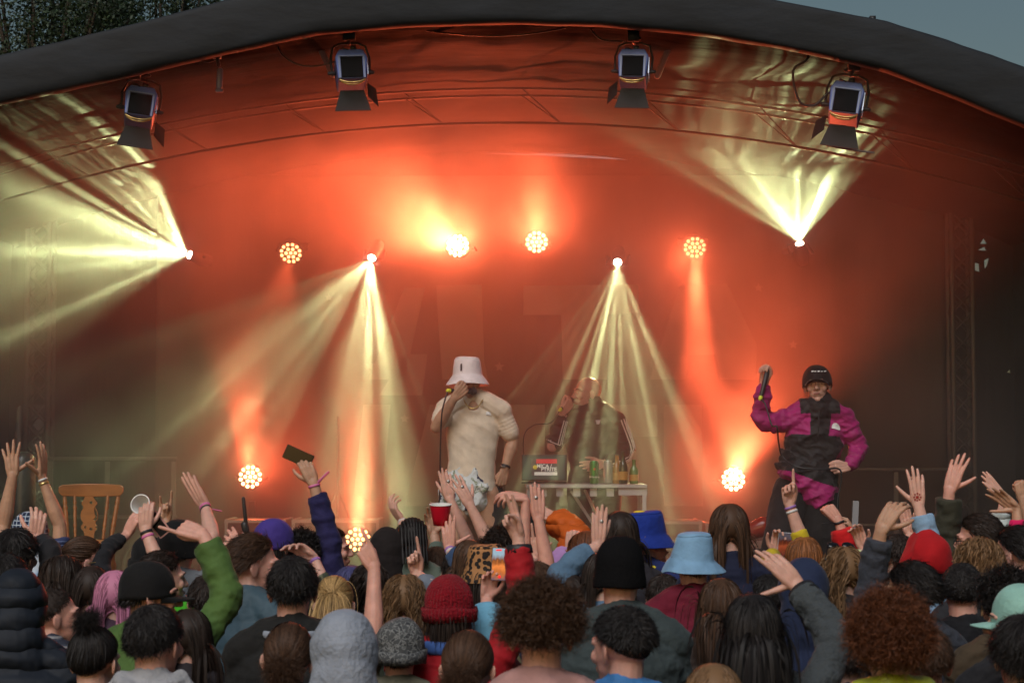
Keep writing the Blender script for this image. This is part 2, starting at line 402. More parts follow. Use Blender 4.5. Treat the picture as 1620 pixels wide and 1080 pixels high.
# ---------------------------------------------------------------- wooden chair
def chair():
    d = 13.0; M = mat('honey_pine', srgb(156, 100, 52), .42, var=.22, vscale=5, stretch=(1, 1, 6))
    c = P(141, 800, d); r = empty('wooden_chair', (c[0], d, DECK)); tag(r, 'honey coloured farmhouse chair with carved splat standing on the stage', 'chair')
    def L(x, y): return P(x, y, d)
    # crest rail, curved in plan
    v = []; f = []; n = 20
    for i in range(n + 1):
        t = i / n; px = 90 + 102.5 * t; bow = .05 * math.sin(math.pi * t)
        yt = 767 - 2.2 * math.sin(math.pi * t) + (3 if i in (0, n) else 0); yb = 784 + 2.2 * math.sin(math.pi * t) - (5 if i in (0, n) else 0)
        a = P(px, yt, d); b = P(px, yb, d)
        for q, y in ((a, -.014), (a, .014), (b, .014), (b, -.014)): v.append((q[0], d + .05 + bow + y, q[2]))
    for i in range(n):
        for j in range(4): f.append((i * 4 + j, (i + 1) * 4 + j, (i + 1) * 4 + (j + 1) % 4, i * 4 + (j + 1) % 4))
    f += [(0, 1, 2, 3), (n * 4 + 3, n * 4 + 2, n * 4 + 1, n * 4)]
    MB().add(v, f).build('top_rail', M, r, smooth=False, bevel=.006)
    def spindle(a, b, name, big=.012):
        a, b = V(a), V(b); ts = np.linspace(0, 1, 25); rad = []
        for t in ts:
            q = big * (1 - .35 * abs(t - .5)); 
            for k in (.18, .3, .7, .82): q += .005 * math.exp(-((t - k) / .022) ** 2) - .003 * math.exp(-((t - k - .04) / .02) ** 2)
            rad.append(q)
        MB().tube([a + (b - a) * t for t in ts], rad, 10).build(name, M, r)
    spindle(P(98, 784, d) + V(0, .07, 0), P(107, 851, d), 'spindle', .015); spindle(P(114, 784, d) + V(0, .08, 0), P(119, 851, d), 'spindle', .011)
    spindle(P(167, 784, d) + V(0, .08, 0), P(163, 851, d), 'spindle', .011); spindle(P(184, 784, d) + V(0, .07, 0), P(176, 851, d), 'spindle', .015)
    # fiddle splat with pierced scrolls
    half = [(0, 785), (6.5, 785), (8, 789), (12, 794), (12.5, 797), (9.5, 800), (9, 803), (12.5, 808), (14, 815), (13, 821), (9.5, 826), (10.5, 829), (13, 831), (12.5, 836), (9.5, 839), (8, 843), (7, 851), (0, 851)]
    outl = [(141 + x, y) for x, y in half] + [(141 - x, y) for x, y in reversed(half[1:-1])]
    g = MB(); g.prism(hp(outl, d + .055), (0, d + .055, 0), (1, 0, 0), (0, 0, 1), -.012); sp = g.build('splat', M, r, smooth=False)
    cut = MB()
    def disc(cx, cy, q, n=12): cut.prism(hp([(cx + q * math.cos(i * 2 * math.pi / n), cy + q * math.sin(i * 2 * math.pi / n)) for i in range(n)], d), (0, d - .2, 0), (1, 0, 0), (0, 0, 1), -.5)
    disc(141, 795, 2.4); disc(141, 837, 2.3)
    for s in (-1, 1):
        cut.prism(hp([(141 + s * x, y) for x, y in ((5, 803), (7, 806), (9.5, 811), (10.5, 816), (9, 822), (6, 824), (4, 822), (5, 819.5), (6.5, 820), (7, 817), (5, 812))], d), (0, d - .2, 0), (1, 0, 0), (0, 0, 1), -.5)
        disc(141 + s * 9, 834, 2.0)
    k = cut.build('cutter', M, smooth=False); k.location = (0, 0, 0)
    md = sp.modifiers.new('c', 'BOOLEAN'); md.object = k; md.solver = 'EXACT'
    bpy.context.view_layer.update(); dg = bpy.context.evaluated_depsgraph_get()
    me = bpy.data.meshes.new_from_object(sp.evaluated_get(dg)); sp.modifiers.clear()
    if len(me.polygons) > 8: sp.data = me
    bpy.data.objects.remove(k)
    zs = P(0, 853, d)[2] - .012
    v, f = ellipsoid((c[0], d - .18, zs), (.215, .215, .02), None, 28); MB().add(v, f).build('seat', M, r)
    for sx in (-1, 1):
        for sy in (-1, 1): spindle((c[0] + sx * .15, d - .18 + sy * .14, zs), (c[0] + sx * .2, d - .18 + sy * .19, DECK + .02), 'leg', .02)
    for sx in (-1, 1): MB().tube([(c[0] + sx * .178, d - .34, DECK + .2), (c[0] + sx * .178, d - .02, DECK + .2)], .01).build('stretcher', M, r)
    MB().tube([(c[0] - .178, d - .18, DECK + .2), (c[0] + .178, d - .18, DECK + .2)], .01).build('stretcher', M, r)
chair()

# dark covered speaker at far left
d = 12.9; r = empty('speaker_cabinet', P(38, 780, d) * V(1, 1, 0) + V(0, 0, DECK)); tag(r, 'black rounded stage speaker under the truss gap at far left', 'speaker')
a = P(22, 712, d); b = P(56, 712, d); zt = a[2] + .02; cx = (a[0] + b[0]) / 2
MB().tube([(cx, d, zt - .1), (cx, d, DECK + .4)], [(.075, .1), (.07, .1)], 20, side=(1, 0, 0)).build('cabinet', mat('scuffed_black', (.018, .018, .02), .35, bump=.4, bscale=25), r)
MB().tube([(cx, d, DECK + .42), (cx, d, DECK + .02)], .02).build('pole', BLACK, r)
for an in (0, 2.1, 4.2): MB().tube([(cx, d, DECK + .3), (cx + .3 * math.cos(an), d + .3 * math.sin(an), DECK + .02)], .012).build('leg', BLACK, r)

# pole microphone at the front left of stage
d = 12.4; r = empty('microphone_stand', P(388, 850, d) * V(1, 1, 0) + V(0, 0, DECK)); tag(r, 'black shotgun microphone on a stand in front of the flight case', 'microphone')
MB().tube([P(385, 788, d), P(389, 826, d)], [.011, .013], 10).build('microphone', BLACK, r)
MB().tube([P(387, 830, d), P(389, 838, d)], [.024, .024], 10).build('shock_mount', BLACK, r)
q = P(389, 838, d); MB().tube([q, (q[0], d, DECK + .02)], .012).build('pole', BLACK, r)
MB().tube([(q[0], d, DECK), (q[0], d, DECK + .02)], .12, 20).build('base', BLACK, r)
# stand legs seen faintly behind
r = empty('tripod_stand', P(478, 800, 16) * V(1, 1, 0) + V(0, 0, DECK)); tag(r, 'thin dark tripod stand fading into the smoke left of the white hat', 'stand')
q = P(535, 660, 15.8); 
MB().tube([q, (q[0], 15.8, DECK + .45)], .012).build('pole', BLACK, r)
for dx, dy in ((-.38, .1), (.3, .25), (.05, -.35)): MB().tube([(q[0], 15.8, DECK + .85), (q[0] + dx, 15.8 + dy, DECK + .01)], .009).build('leg', BLACK, r)
# ================================================================ lamps that are lit
def aim(o, dirv):
    o.rotation_euler = Vector(dirv).to_track_quat('-Z', 'Y').to_euler()
M_LENS = {}
def lens_mat(k):
    if k not in M_LENS: M_LENS[k] = mat('lit_lens_%s' % k, (.8, .5, .3), .3, emit=(1, .42, .16) if k < 6 else (1, .55, .25), estr=k)
    return M_LENS[k]
def spot(name, loc, dirv, col, power, ang, blend, size, parent, streak=None):
    l = bpy.data.lights.new(name, 'SPOT'); o = bpy.data.objects.new(name, l); COL.objects.link(o)
    l.color = col; l.energy = power; l.spot_size = R(ang); l.spot_blend = blend; l.shadow_soft_size = size
    o.location = V(loc) - V(world_loc(parent)); o.parent = parent; aim(o, dirv)
    if streak:
        l.use_nodes = True; nt = l.node_tree; N, L = nt.nodes, nt.links; em = [n for n in N if n.type == 'EMISSION'][0]
        tc = N.new('ShaderNodeTexCoord')
        M3 = np.array(o.rotation_euler.to_matrix()).T          # world -> lamp axes
        def dot(vec):
            q = N.new('ShaderNodeVectorMath'); q.operation = 'DOT_PRODUCT'; L.new(tc.outputs['Normal'], q.inputs[0]); q.inputs[1].default_value = tuple(M3 @ V(*vec)); return q.outputs['Value']
        dx, dz, dy = dot((1, 0, 0)), dot((0, 0, 1)), dot((0, 1, 0))
        at = N.new('ShaderNodeMath'); at.operation = 'ARCTAN2'; L.new(dz, at.inputs[0]); L.new(dx, at.inputs[1])
        cs = N.new('ShaderNodeMath'); cs.operation = 'COSINE'; L.new(at.outputs[0], cs.inputs[0]); sn = N.new('ShaderNodeMath'); sn.operation = 'SINE'; L.new(at.outputs[0], sn.inputs[0])
        cb = N.new('ShaderNodeCombineXYZ'); L.new(cs.outputs[0], cb.inputs[0]); L.new(sn.outputs[0], cb.inputs[1]); L.new(dy, cb.inputs[2])
        mp = N.new('ShaderNodeMapping'); L.new(cb.outputs[0], mp.inputs[0]); fq = streak.get('f', 7); mp.inputs['Scale'].default_value = (fq, fq, streak.get('fy', .9))
        mp.inputs['Location'].default_value = (streak.get('seed', 0), 3, 1.7)
        nz = N.new('ShaderNodeTexNoise'); nz.inputs['Scale'].default_value = 1; nz.inputs['Detail'].default_value = 3.0; L.new(mp.outputs[0], nz.inputs[0])
        rp = N.new('ShaderNodeMapRange'); rp.inputs[1].default_value = .36; rp.inputs[2].default_value = .68; rp.inputs[3].default_value = streak.get('lo', .06); rp.inputs[4].default_value = 1
        L.new(nz.outputs[0], rp.inputs[0])
        pw = N.new('ShaderNodeMath'); pw.operation = 'POWER'; L.new(rp.outputs[0], pw.inputs[0]); pw.inputs[1].default_value = 4.0
        ml = N.new('ShaderNodeMath'); ml.operation = 'MULTIPLY'; L.new(pw.outputs[0], ml.inputs[0]); ml.inputs[1].default_value = 5.0
        L.new(ml.outputs[0], em.inputs['Strength'])
    return o
def ang_dir(deg, toward):
    """direction whose image is at angle deg (0 right, 90 up), leaning `toward` the audience"""
    a = R(deg); return nrm(V(math.cos(a), -toward, math.sin(a)))
# multi-cell wash lamps
def wash(px, py, d, dirv, k, label, power, ang, blend=.6, floor=None, col=(1, .12, .042), face=None, wide=0, rad=.1):
    c = P(px, py, d); r = empty('wash_lamp', c); tag(r, label, 'stage lamp', 'round red wash lamps made of many small lenses')
    fd = nrm(face if face is not None else dirv); z = fd; x = nrm(np.cross(V(0, 0, 1), z)); y = np.cross(z, x); B = np.stack([x, y, z], 1)
    MB().lathe([(0.001, -.16), (.06, -.155), (.09, -.11), (rad + .006, -.03), (rad + .01, .0), (rad + .006, .004), (0.001, .003)], 28, M=(B, c)).build('housing', BLACK, r)
    g = MB(); rr = rad * .155; cells = [(0, 0)] + [(.4 * rad * math.cos(a), .4 * rad * math.sin(a)) for a in np.arange(6) * math.pi / 3] + \
        [(.8 * rad * math.cos(a + .26), .8 * rad * math.sin(a + .26)) for a in np.arange(12) * math.pi / 6]
    for (u, w) in cells:
        v, f = ellipsoid((0, 0, 0), (rr, rr, rr * .6), None, 10); g.add((v + V(u, w, .005)) @ B.T + c, f)
    g.build('lens_cluster', lens_mat(k), r)
    # yoke
    g = MB(); g.tube([c - x * (rad + .03) - z * .06, c - x * (rad + .03) - z * .2, c + x * (rad + .03) - z * .2, c + x * (rad + .03) - z * .06], .012, 6); g.build('yoke', BLACK, r)
    if floor is None: MB().tube([c - z * .2, (c[0], 17.28, c[2] - .02)], .018, 8).build('bracket', BLACK, r)
    else:
        MB().box((c[0], c[1] + .12, (c[2] - .2 + floor) / 2), (.05, .05, max(.02, c[2] - .2 - floor))).build('pole', BLACK, r, smooth=False)
        MB().box((c[0], c[1] + .12, floor + .02), (.3, .3, .04)).build('base', BLACK, r, smooth=False, bevel=.01)
    spot('beam', c + z * .03, dirv, col, power, ang, blend, .05, r)
    if wide: spot('beam', c + z * .03, wide[0], col, wide[1], wide[2], 1.0, .05, r)
    return r
F = V(0, -1, 0)
wash(460, 400, 16.9, nrm(V(-.05, -1, -.95)), 5, 'leftmost upper wash lamp, small and clearly patterned, left of a white beam', 300, 34, face=V(-.05, -1, -.55))
wash(724, 389, 16.9, nrm(V(-.8, -.7, .35)), 45, 'blazing upper wash lamp with yellow glow spilling to its left', 2000, 84, 1.0, face=V(-.15, -1, .1), wide=(nrm(V(-.1, -1, .2)), 640, 104))
wash(849, 383, 16.9, nrm(V(.0, -.45, 1)), 9, 'upper wash lamp throwing an orange plume straight up', 1300, 50, 1.0, face=V(-.02, -1, .12), wide=(nrm(V(-.05, -1, .25)), 420, 98))
wash(1099, 391, 16.9, nrm(V(.0, -.35, -1)), 5, 'rightmost upper wash lamp throwing a narrow red column straight down', 5000, 20, .6, face=V(0, -1, -.5), wide=(nrm(V(-.4, -1, -.3)), 200, 95))
wash(396, 754, 16.2, nrm(V(-.02, -.45, 1)), 11, 'low left wash lamp glowing beneath an orange plume', 1500, 36, 1.0, floor=DECK, face=V(0, -1, .1), wide=(nrm(V(.5, -1, .3)), 150, 90))
wash(1160, 758, 16.2, nrm(V(.15, -.6, .9)), 40, 'blazing low right wash lamp beside the performer in magenta', 1300, 74, 1.0, floor=DECK, face=V(.1, -1, .1), wide=(nrm(V(-.4, -1, .1)), 130, 95))
wash(566, 853, 15.0, nrm(V(.03, -.3, 1)), 5.5, 'lowest wash lamp half hidden behind the profile of a man', 3600, 28, 1.0, floor=DECK, face=V(0, -1, .35), wide=(nrm(V(.1, -.7, 1)), 70, 100))

# white moving heads
def mover(px, py, d, deg, toward, ang, power, label, streak, up=True, extra=None, blend=.3):
    c = P(px, py, d); r = empty('moving_head_lamp', c); tag(r, label, 'stage lamp', 'white beam lamps')
    z = ang_dir(deg, toward); x = nrm(np.cross(V(0, 0, 1), z)); y = np.cross(z, x); B = np.stack([x, y, z], 1)
    MB().lathe([(0.001, -.22), (.05, -.2), (.06, -.1), (.045, .0), (.04, .005), (.034, .0)], 20, M=(B, c)).build('head', BLACK, r)
    MB().lathe([(0.001, .004), (.02, .003), (.034, -.002)], 18, M=(B, c)).build('lens', mat('white_hot_lens', (1, 1, 1), .2, emit=(1, .98, .8), estr=60), r)
    g = MB(); v, f = ellipsoid((0, 0, 0), (.018, .018, .012), None, 12); g.add(v @ B.T + c + z * .004, f); g.build('bulb', mat('white_hot_lens'), r)
    s = -1
    g = MB(); g.tube([c - x * .09 - z * .1, c - x * .09 + V(0, .15, 0), c + x * .09 + V(0, .15, 0), c + x * .09 - z * .1], .014, 6); g.build('yoke', BLACK, r)
    MB().tube([c + V(0, .15, 0), (c[0], 17.28, c[2] + .02)], .03, 10).build('base', BLACK, r)
    spot('beam', c + z * .02, z, (.86, 1, .45), power * 3.2, ang, blend, .012, r, streak)
    if extra:
        for (dg, tw, an, pw, st) in extra: spot('beam', c + z * .02, ang_dir(dg, tw), (1, .95, .62), pw, an, .3, .012, r, st)
mover(300, 403, 16.4, 163, .9, 94, 240, 'white beam lamp at far left fanning rays to the left', dict(f=12, seed=1.3))
mover(588, 408, 16.6, 250, 1.0, 60, 270, 'white beam lamp left of centre fanning rays down to the left', dict(f=12, seed=4.1))
mover(977, 415, 16.6, 261, 1.35, 34, 290, 'white beam lamp shining down over the bald DJ', dict(f=17, seed=7.7))
mover(1265, 385, 16.4, 107, .8, 86, 210, 'white beam lamp at right fanning rays up to the roof', dict(f=11, seed=2.2))

# four unlit-looking theatre lamps clamped under the front of the roof
M_BLUE = mat('blue_grey_housing', (.09, .14, .42), .38, var=.2, vscale=12)
M_DOOR = mat('barn_door', (.02, .02, .022), .7)
def fresnel(px, py, d, sc, yaw, roll, lean, hookpx, label):
    c = P(px, py, d); r = empty('theatre_lamp', c); tag(r, label, 'stage lamp', 'square backed theatre lamps under the front of the roof')
    B = rotz(yaw) @ roty(roll) @ rotx(lean)
    def G(): return MB()
    def X(g): 
        g.v = [v * sc @ B.T + c for v in g.v]; return g
    # local: back of housing faces -y (camera), light leaves along +y ; z up
    g = MB(); g.prism([(-.1, -.115), (.1, -.115), (.115, .06), (.085, .115), (-.085, .115), (-.115, .06)], (0, .12, 0), (1, 0, 0), (0, 0, 1), .24); X(g).build('housing', M_BLUE, r, smooth=False, bevel=.008)
    g = MB(); g.box((0, -.126, -.03), (.155, .012, .155)); X(g).build('back_panel', mat('back_panel', (.008, .008, .009), .9, spec=.1), r, smooth=False, bevel=.004)
    g = MB()
    for s in (-1, 1): g.box((s * .088, -.124, -.03), (.012, .022, .17))
    g.box((0, -.124, .056), (.186, .022, .01)); X(g).build('panel_frame', mat('pale_blue_trim', (.16, .2, .36), .4), r, smooth=False)
    g = MB(); g.box((.02, -.1, .125), (.04, .04, .03)); g.tube([(-.05, -.05, .12), (-.06, -.09, .135), (-.02, -.12, .11)], .006); X(g).build('cable_gland', BLACK, r)
    g = MB()
    for s in (-1, 1):
        g.tube([(s * .09, -.12, -.125), (s * .05, -.13, -.145), (0, -.13, -.15)], .006); g.tube([(s * .08, -.11, -.135), (s * .04, -.12, -.158), (0, -.12, -.162)], .006)
    X(g).build('wire_guard', mat('brass_wire', (.55, .4, .15), .35, metal=.7), r)
    g = MB()
    for k in range(4): g.box((0.117, -.07 + k * .05, 0), (.006, .02, .13))
    X(g).build('vent_fins', mat('fin_metal', (.35, .38, .45), .35, metal=.8), r, smooth=False)
    # yoke
    g = MB(); g.tube([(-.135, 0, -.03), (-.14, 0, .1), (-.115, 0, .19), (-.06, 0, .215), (.06, 0, .215), (.115, 0, .19), (.14, 0, .1), (.135, 0, -.03)], .009, 8); X(g).build('yoke', BLACK, r)
    for s in (-1, 1):
        g = MB(); g.tube([(s * .12, 0, -.02), (s * .155, 0, -.02)], .016, 10); X(g).build('yoke_knob', BLACK, r)
    top = (V(0, 0, .215) * sc) @ B.T + c; hook = P(*hookpx, d)
    g = MB(); g.tube([top, hook], .013, 8); g.box(hook + V(0, 0, .02), (.07, .06, .07)); g.tube([top + V(-.03, 0, .03), top + V(.03, 0, .03)], .012, 8); g.build('hook_clamp', BLACK, r)
    # barn doors: lower leaf and side leaf
    g = MB(); v = [(-.085, .0, -.155), (.085, 0, -.155), (.13, .03, -.3), (-.13, .03, -.3)]; v = v + [(a, b + .006, e) for a, b, e in v]
    g.add(v, [(0, 1, 2, 3), (7, 6, 5, 4), (0, 4, 5, 1), (1, 5, 6, 2), (2, 6, 7, 3), (3, 7, 4, 0)]); X(g).build('barn_door', M_DOOR, r, smooth=False)
    s = 1 if px < 700 else -1
    g = MB(); v = [(s * .12, .1, -.05), (s * .12, .1, -.16), (s * .2, .2, -.2), (s * .19, .2, -.06)]; v = v + [(a, b + .006, e) for a, b, e in v]
    g.add(v, [(0, 1, 2, 3), (7, 6, 5, 4), (0, 4, 5, 1), (1, 5, 6, 2), (2, 6, 7, 3), (3, 7, 4, 0)]); X(g).build('barn_door', M_DOOR, r, smooth=False)
    g = MB(); g.tube([(0, .1, -.03), (0, .16, -.05)], .085, 18); X(g).build('front_ring', BLACK, r)
fresnel(222, 170, 12.25, .86, R(10), R(7), R(-14), (213, 122), 'blue grey lamp hanging at the far left, tilted clockwise')
fresnel(555, 112, 12.25, .86, R(8), R(-3), R(-14), (553, 60), 'blue grey lamp beside the red lit strut left of centre')
fresnel(1002, 110, 12.25, .83, R(-6), R(2), R(-14), (1002, 62), 'blue grey lamp right of centre, against the orange glow')
fresnel(1338, 165, 12.25, .92, R(-10), R(9), R(-14), (1351, 108), 'blue grey lamp at the far right beside the looping cable')
# small lamp on the stage floor at right, red light put into its colour
d = 13.6; c = P(1196, 846, d); r = empty('floor_lamp', c); tag(r, 'small dark floor lamp catching red light by the feet of the magenta jacket', 'stage lamp')
MB().tube([c + V(-.05, 0, .02), c + V(.05, -.02, .06)], [.055, .07], 16).build('head', mat('red_light_paint', (.25, .02, .01), .2), r)
MB().tube([c + V(-.09, 0, .02), c + V(-.09, 0, -.1), c + V(.09, 0, -.1), c + V(.09, 0, .02)], .01).build('yoke', BLACK, r)
MB().box((c[0], d, (c[2] - .1 + DECK) / 2), (.05, .05, c[2] - .1 - DECK)).build('pole', BLACK, r, smooth=False)

# ================================================================ smoke in the air of the stage
def smoke():
    y0, y1 = 11.95, 17.24; xs = np.linspace(-4.12, 4.12, 25)
    poly = [(-4.12, .5), (4.12, .5)] + [(x, arch(x) - .12) for x in xs[::-1]]
    g = MB(); g.prism(poly, (0, y1, 0), (1, 0, 0), (0, 0, 1), y1 - y0)
    m = bpy.data.materials.new('stage_haze'); m.use_nodes = True; nt = m.node_tree; nt.nodes.clear()
    o = nt.nodes.new('ShaderNodeOutputMaterial'); p = nt.nodes.new('ShaderNodeVolumePrincipled')
    p.inputs['Color'].default_value = (.92, .92, .92, 1); p.inputs['Density'].default_value = SMOKE_D; p.inputs['Anisotropy'].default_value = .35
    nt.links.new(p.outputs[0], o.inputs['Volume'])
    if HETERO:
        tc = nt.nodes.new('ShaderNodeTexCoord'); mp = nt.nodes.new('ShaderNodeMapping'); mp.inputs['Scale'].default_value = (1, 1, .7); nz = nt.nodes.new('ShaderNodeTexNoise'); nz.inputs['Scale'].default_value = 1.1; nz.inputs['Detail'].default_value = 3; nz.inputs['Distortion'].default_value = .6
        rp = nt.nodes.new('ShaderNodeMapRange'); rp.inputs[1].default_value = .36; rp.inputs[2].default_value = .66; rp.inputs[3].default_value = SMOKE_D * .35; rp.inputs[4].default_value = SMOKE_D * 2.1
        nt.links.new(tc.outputs['Object'], mp.inputs[0]); nt.links.new(mp.outputs[0], nz.inputs[0]); nt.links.new(nz.outputs[0], rp.inputs[0])
        # denser puffs of smoke added near lamps and beams to concentrate their glow
        last = rp.outputs[0]; n2 = nt.nodes.new('ShaderNodeMapRange'); n2.inputs[1].default_value = .38; n2.inputs[2].default_value = .62; n2.inputs[3].default_value = .25; n2.inputs[4].default_value = 1.5
        nb = nt.nodes.new('ShaderNodeTexNoise'); nb.inputs['Scale'].default_value = 3.2; nb.inputs['Detail'].default_value = 3; nb.inputs['Distortion'].default_value = .8; nt.links.new(tc.outputs['Object'], nb.inputs[0]); nt.links.new(nb.outputs[0], n2.inputs[0]); tot = None
        def M(op, a, b_=None):
            q = nt.nodes.new('ShaderNodeMath'); q.operation = op
            for i, w in enumerate((a, b_)):
                if w is None: continue
                if isinstance(w, (int, float)): q.inputs[i].default_value = w
                else: nt.links.new(w, q.inputs[i])
            return q.outputs[0]
        for (px, py, d, sg, am) in PUFFS:
            q = nt.nodes.new('ShaderNodeVectorMath'); q.operation = 'DISTANCE'; nt.links.new(tc.outputs['Object'], q.inputs[0]); q.inputs[1].default_value = tuple(P(px, py, d))
            e = M('MULTIPLY', M('EXPONENT', M('MULTIPLY', M('POWER', q.outputs['Value'], 2.0), -1 / sg ** 2)), am); tot = e if tot is None else M('ADD', tot, e)
        nt.links.new(M('ADD', last, M('MULTIPLY', tot, n2.outputs[0])), p.inputs['Density'])
    ob = g.build('haze', m, smooth=False); tag(ob, 'thin stage haze catching the coloured light beams', 'haze', kind='stuff')
SMOKE_D = .075; HETERO = True
PUFFS = [(690, 350, 16.6, .42, .7), (849, 325, 16.6, .34, .7), (1099, 450, 16.7, .28, .6), (1095, 560, 16.4, .42, .3), (394, 690, 16.0, .36, .8), (1172, 715, 16.0, .42, .7), (570, 795, 15.0, .32, .8), (590, 600, 16.2, .5, .25), (1240, 270, 16.2, .6, .2), (480, 260, 16.2, .8, .12), (1260, 560, 16.0, .7, .16), (780, 180, 15.6, .9, .1), (1080, 600, 16.3, .5, .25)]
smoke()
# ================================================================ people
TS = bpy.data.scenes.new('workshop'); TOB = bpy.data.objects.new('w', bpy.data.meshes.new('w')); TS.collection.objects.link(TOB)
def fuse(mb, voxel, smooth=4, factor=.5):
    """one continuous surface from overlapping shells"""
    me = bpy.data.meshes.new('w'); me.from_pydata(np.concatenate(mb.v).tolist(), [], mb.f); me.update()
    old = TOB.data; TOB.data = me; TOB.modifiers.clear()
    md = TOB.modifiers.new('r', 'REMESH'); md.mode = 'VOXEL'; md.voxel_size = voxel; md.adaptivity = 0
    if smooth: s = TOB.modifiers.new('s', 'SMOOTH'); s.factor = factor; s.iterations = smooth
    vl = TS.view_layers[0]; vl.update(); ev = TOB.evaluated_get(vl.depsgraph); e = ev.to_mesh()
    v = np.empty(len(e.vertices) * 3, np.float32); e.vertices.foreach_get('co', v)
    tot = np.empty(len(e.polygons), np.int32); e.polygons.foreach_get('loop_total', tot)
    li = np.empty(len(e.loops), np.int32); e.loops.foreach_get('vertex_index', li)
    ev.to_mesh_clear()
    if old: bpy.data.meshes.remove(old)
    if len(tot) == 0 or not (tot == 4).all(): print('FUSE: odd result', len(tot), set(tot.tolist()))
    return v.reshape(-1, 3).astype(float), li.reshape(-1, 4)
def merge(*parts):
    vs, fs, n = [], [], 0
    for v, f in parts: vs.append(v); fs.append(f + n); n += len(v)
    return np.concatenate(vs), np.concatenate(fs)
def normals(v, q):
    a = v[q[:, 2]] - v[q[:, 0]]; b = v[q[:, 3]] - v[q[:, 1]]; fn = np.cross(a, b); n = np.zeros_like(v)
    for k in range(4): np.add.at(n, q[:, k], fn)
    return n / (np.linalg.norm(n, axis=1)[:, None] + 1e-12)
def folds(v, q, amp=.006, scale=(9, 9, 9), sharp=1.0, seed=0, rot=0):
    """displace along normals by ridged noise: cloth creases"""
    n = normals(v, q); s = np.array(scale); out = np.empty(len(v)); vr = (v - v.mean(0)) @ roty(R(rot)).T if rot else v
    for i, p in enumerate(vr * s + seed):
        a = mnoise.noise(Vector(p)); b = mnoise.noise(Vector(p * 2.1 + 7)); out[i] = (1 - abs(a) * 2.6) + .45 * (1 - abs(b) * 2.4)
    out -= out.mean(); return v + n * (out * amp)[:, None]

SKIN = {k: mat('skin_' + k, c, .5, var=.12, vscale=30, bump=.12, bscale=160, sub=.15) for k, c in
        dict(fair=(.62, .35, .275), rosy=(.63, .32, .25), tan=(.46, .26, .17), olive=(.36, .20, .13), deep=(.2, .1, .065)).items()}
HAIRC = dict(black=(.012, .010, .010), dark=(.022, .014, .011), brown=(.055, .028, .016), auburn=(.105, .036, .016), ginger=(.2, .075, .026),
             blonde=(.38, .24, .1), pink=(.42, .16, .26), blue=(.05, .05, .13), light=(.15, .085, .042))
def hairmat(c): return mat('hair_' + c, HAIRC[c], .55, spec=.25, island=.6)
def cloth(name, rgb, bump=.5, bscale=14, rough=.85, sheen=.06, var=.13, stretch=None):
    return mat('cloth_' + name, srgb(*rgb), rough, var=var, vscale=14, bump=bump, bscale=bscale, sheen=sheen, spec=.25, stretch=stretch)

FINGERS = [(.028, .090, (.040, .025, .021)), (.0095, .094, (.045, .028, .022)), (-.0095, .089, (.041, .026, .021)), (-.027, .079, (.032, .020, .018))]
POSES = dict(open=([8, 5, 8, 12], 48, 8, 5), flat=([4, 3, 4, 6], 24, 5, 2), relaxed=([22, 28, 34, 38], 34, 14, 3), fist=([78, 84, 84, 82], 8, 42, 0),
             point=([4, 72, 82, 84], 16, 38, 0), two=([4, 6, 76, 82], 12, 40, 4), horns=([6, 74, 76, 10], 12, 40, 2), cup=([38, 40, 42, 44], 42, 22, 3),
             claw=([30, 34, 38, 30], 50, 20, 6), ell=([5, 12, 20, 26], 68, 4, 4), grip=([62, 66, 68, 66], 30, 34, 0), pinch=([48, 30, 30, 34], 30, 34, 3), wide=([6, 4, 6, 10], 62, 4, 10))
def hand_shells(g, O, B, s, side, pose, fore=None):
    """O wrist, B columns x (across), y (fingers), z (back of hand); fingers bend towards -z"""
    cur, th, tc, sp = POSES[pose]; t = -1 if side == 'R' else 1
    W = lambda p: O + B @ (np.array(p, float) * s)
    for i, (x, y, ls) in enumerate(FINGERS):
        x *= t; a = R(sp) * (1.5 - i) * t
        p = np.array([x, y, 0.]); pts = [p]; c = 0
        for k, l in enumerate(ls):
            c += R(cur[i]) * (1.0, 1.05, .7)[k]; l *= .97
            p = p + l * np.array([math.sin(a) * math.cos(c), math.cos(a) * math.cos(c), -math.sin(c)]); pts.append(p)
        g.tube([W(q) for q in pts], [.0094 * s, .0089 * s, .0082 * s, .0067 * s], 9)
        g.tube([W((x * .62, .004, 0)), W((x * .85, y * .5, .001)), W((x, y, -.001))], [.0135 * s, .0132 * s, .0108 * s], 9)
    p = np.array([t * .020, .022, -.008]); pts = [np.array([t * .012, .004, -.004]), p]; a = R(th); c = .2
    for k, l in enumerate((.044, .033, .026)):
        aa = a - R(tc) * k * .8; p = p + l * np.array([t * math.sin(aa) * math.cos(c), math.cos(aa) * math.cos(c), -math.sin(c)]); pts.append(p); c += R(tc) * .5
    g.tube([W(q) for q in pts], [.012 * s, .0145 * s, .0118 * s, .0098 * s, .0072 * s], 9)
    g.ell(W((-t * .02, .035, -.006)), (.013 * s, .03 * s, .012 * s), B, 10)
def arm_shells(g, S, E, Wr, s, B, thick=1.0):
    S, E, Wr = V(S), V(E), V(Wr); X = B[:, 0]
    up = nrm(E - S); g.tube([S, S + (E - S) * .35, S + (E - S) * .8, E], [q * s * thick for q in (.05, .047, .039, .036)], 14)
    d = Wr - E; g.tube([E, E + d * .28, E + d * .7, Wr - d * .02, Wr + B[:, 1] * .012], [(.037 * s * thick, .036 * s * thick), (.041 * s * thick, .038 * s * thick), (.031 * s * thick, .027 * s * thick), (.0265 * s, .020 * s), (.0265 * s, .0175 * s)], 14, side=X)

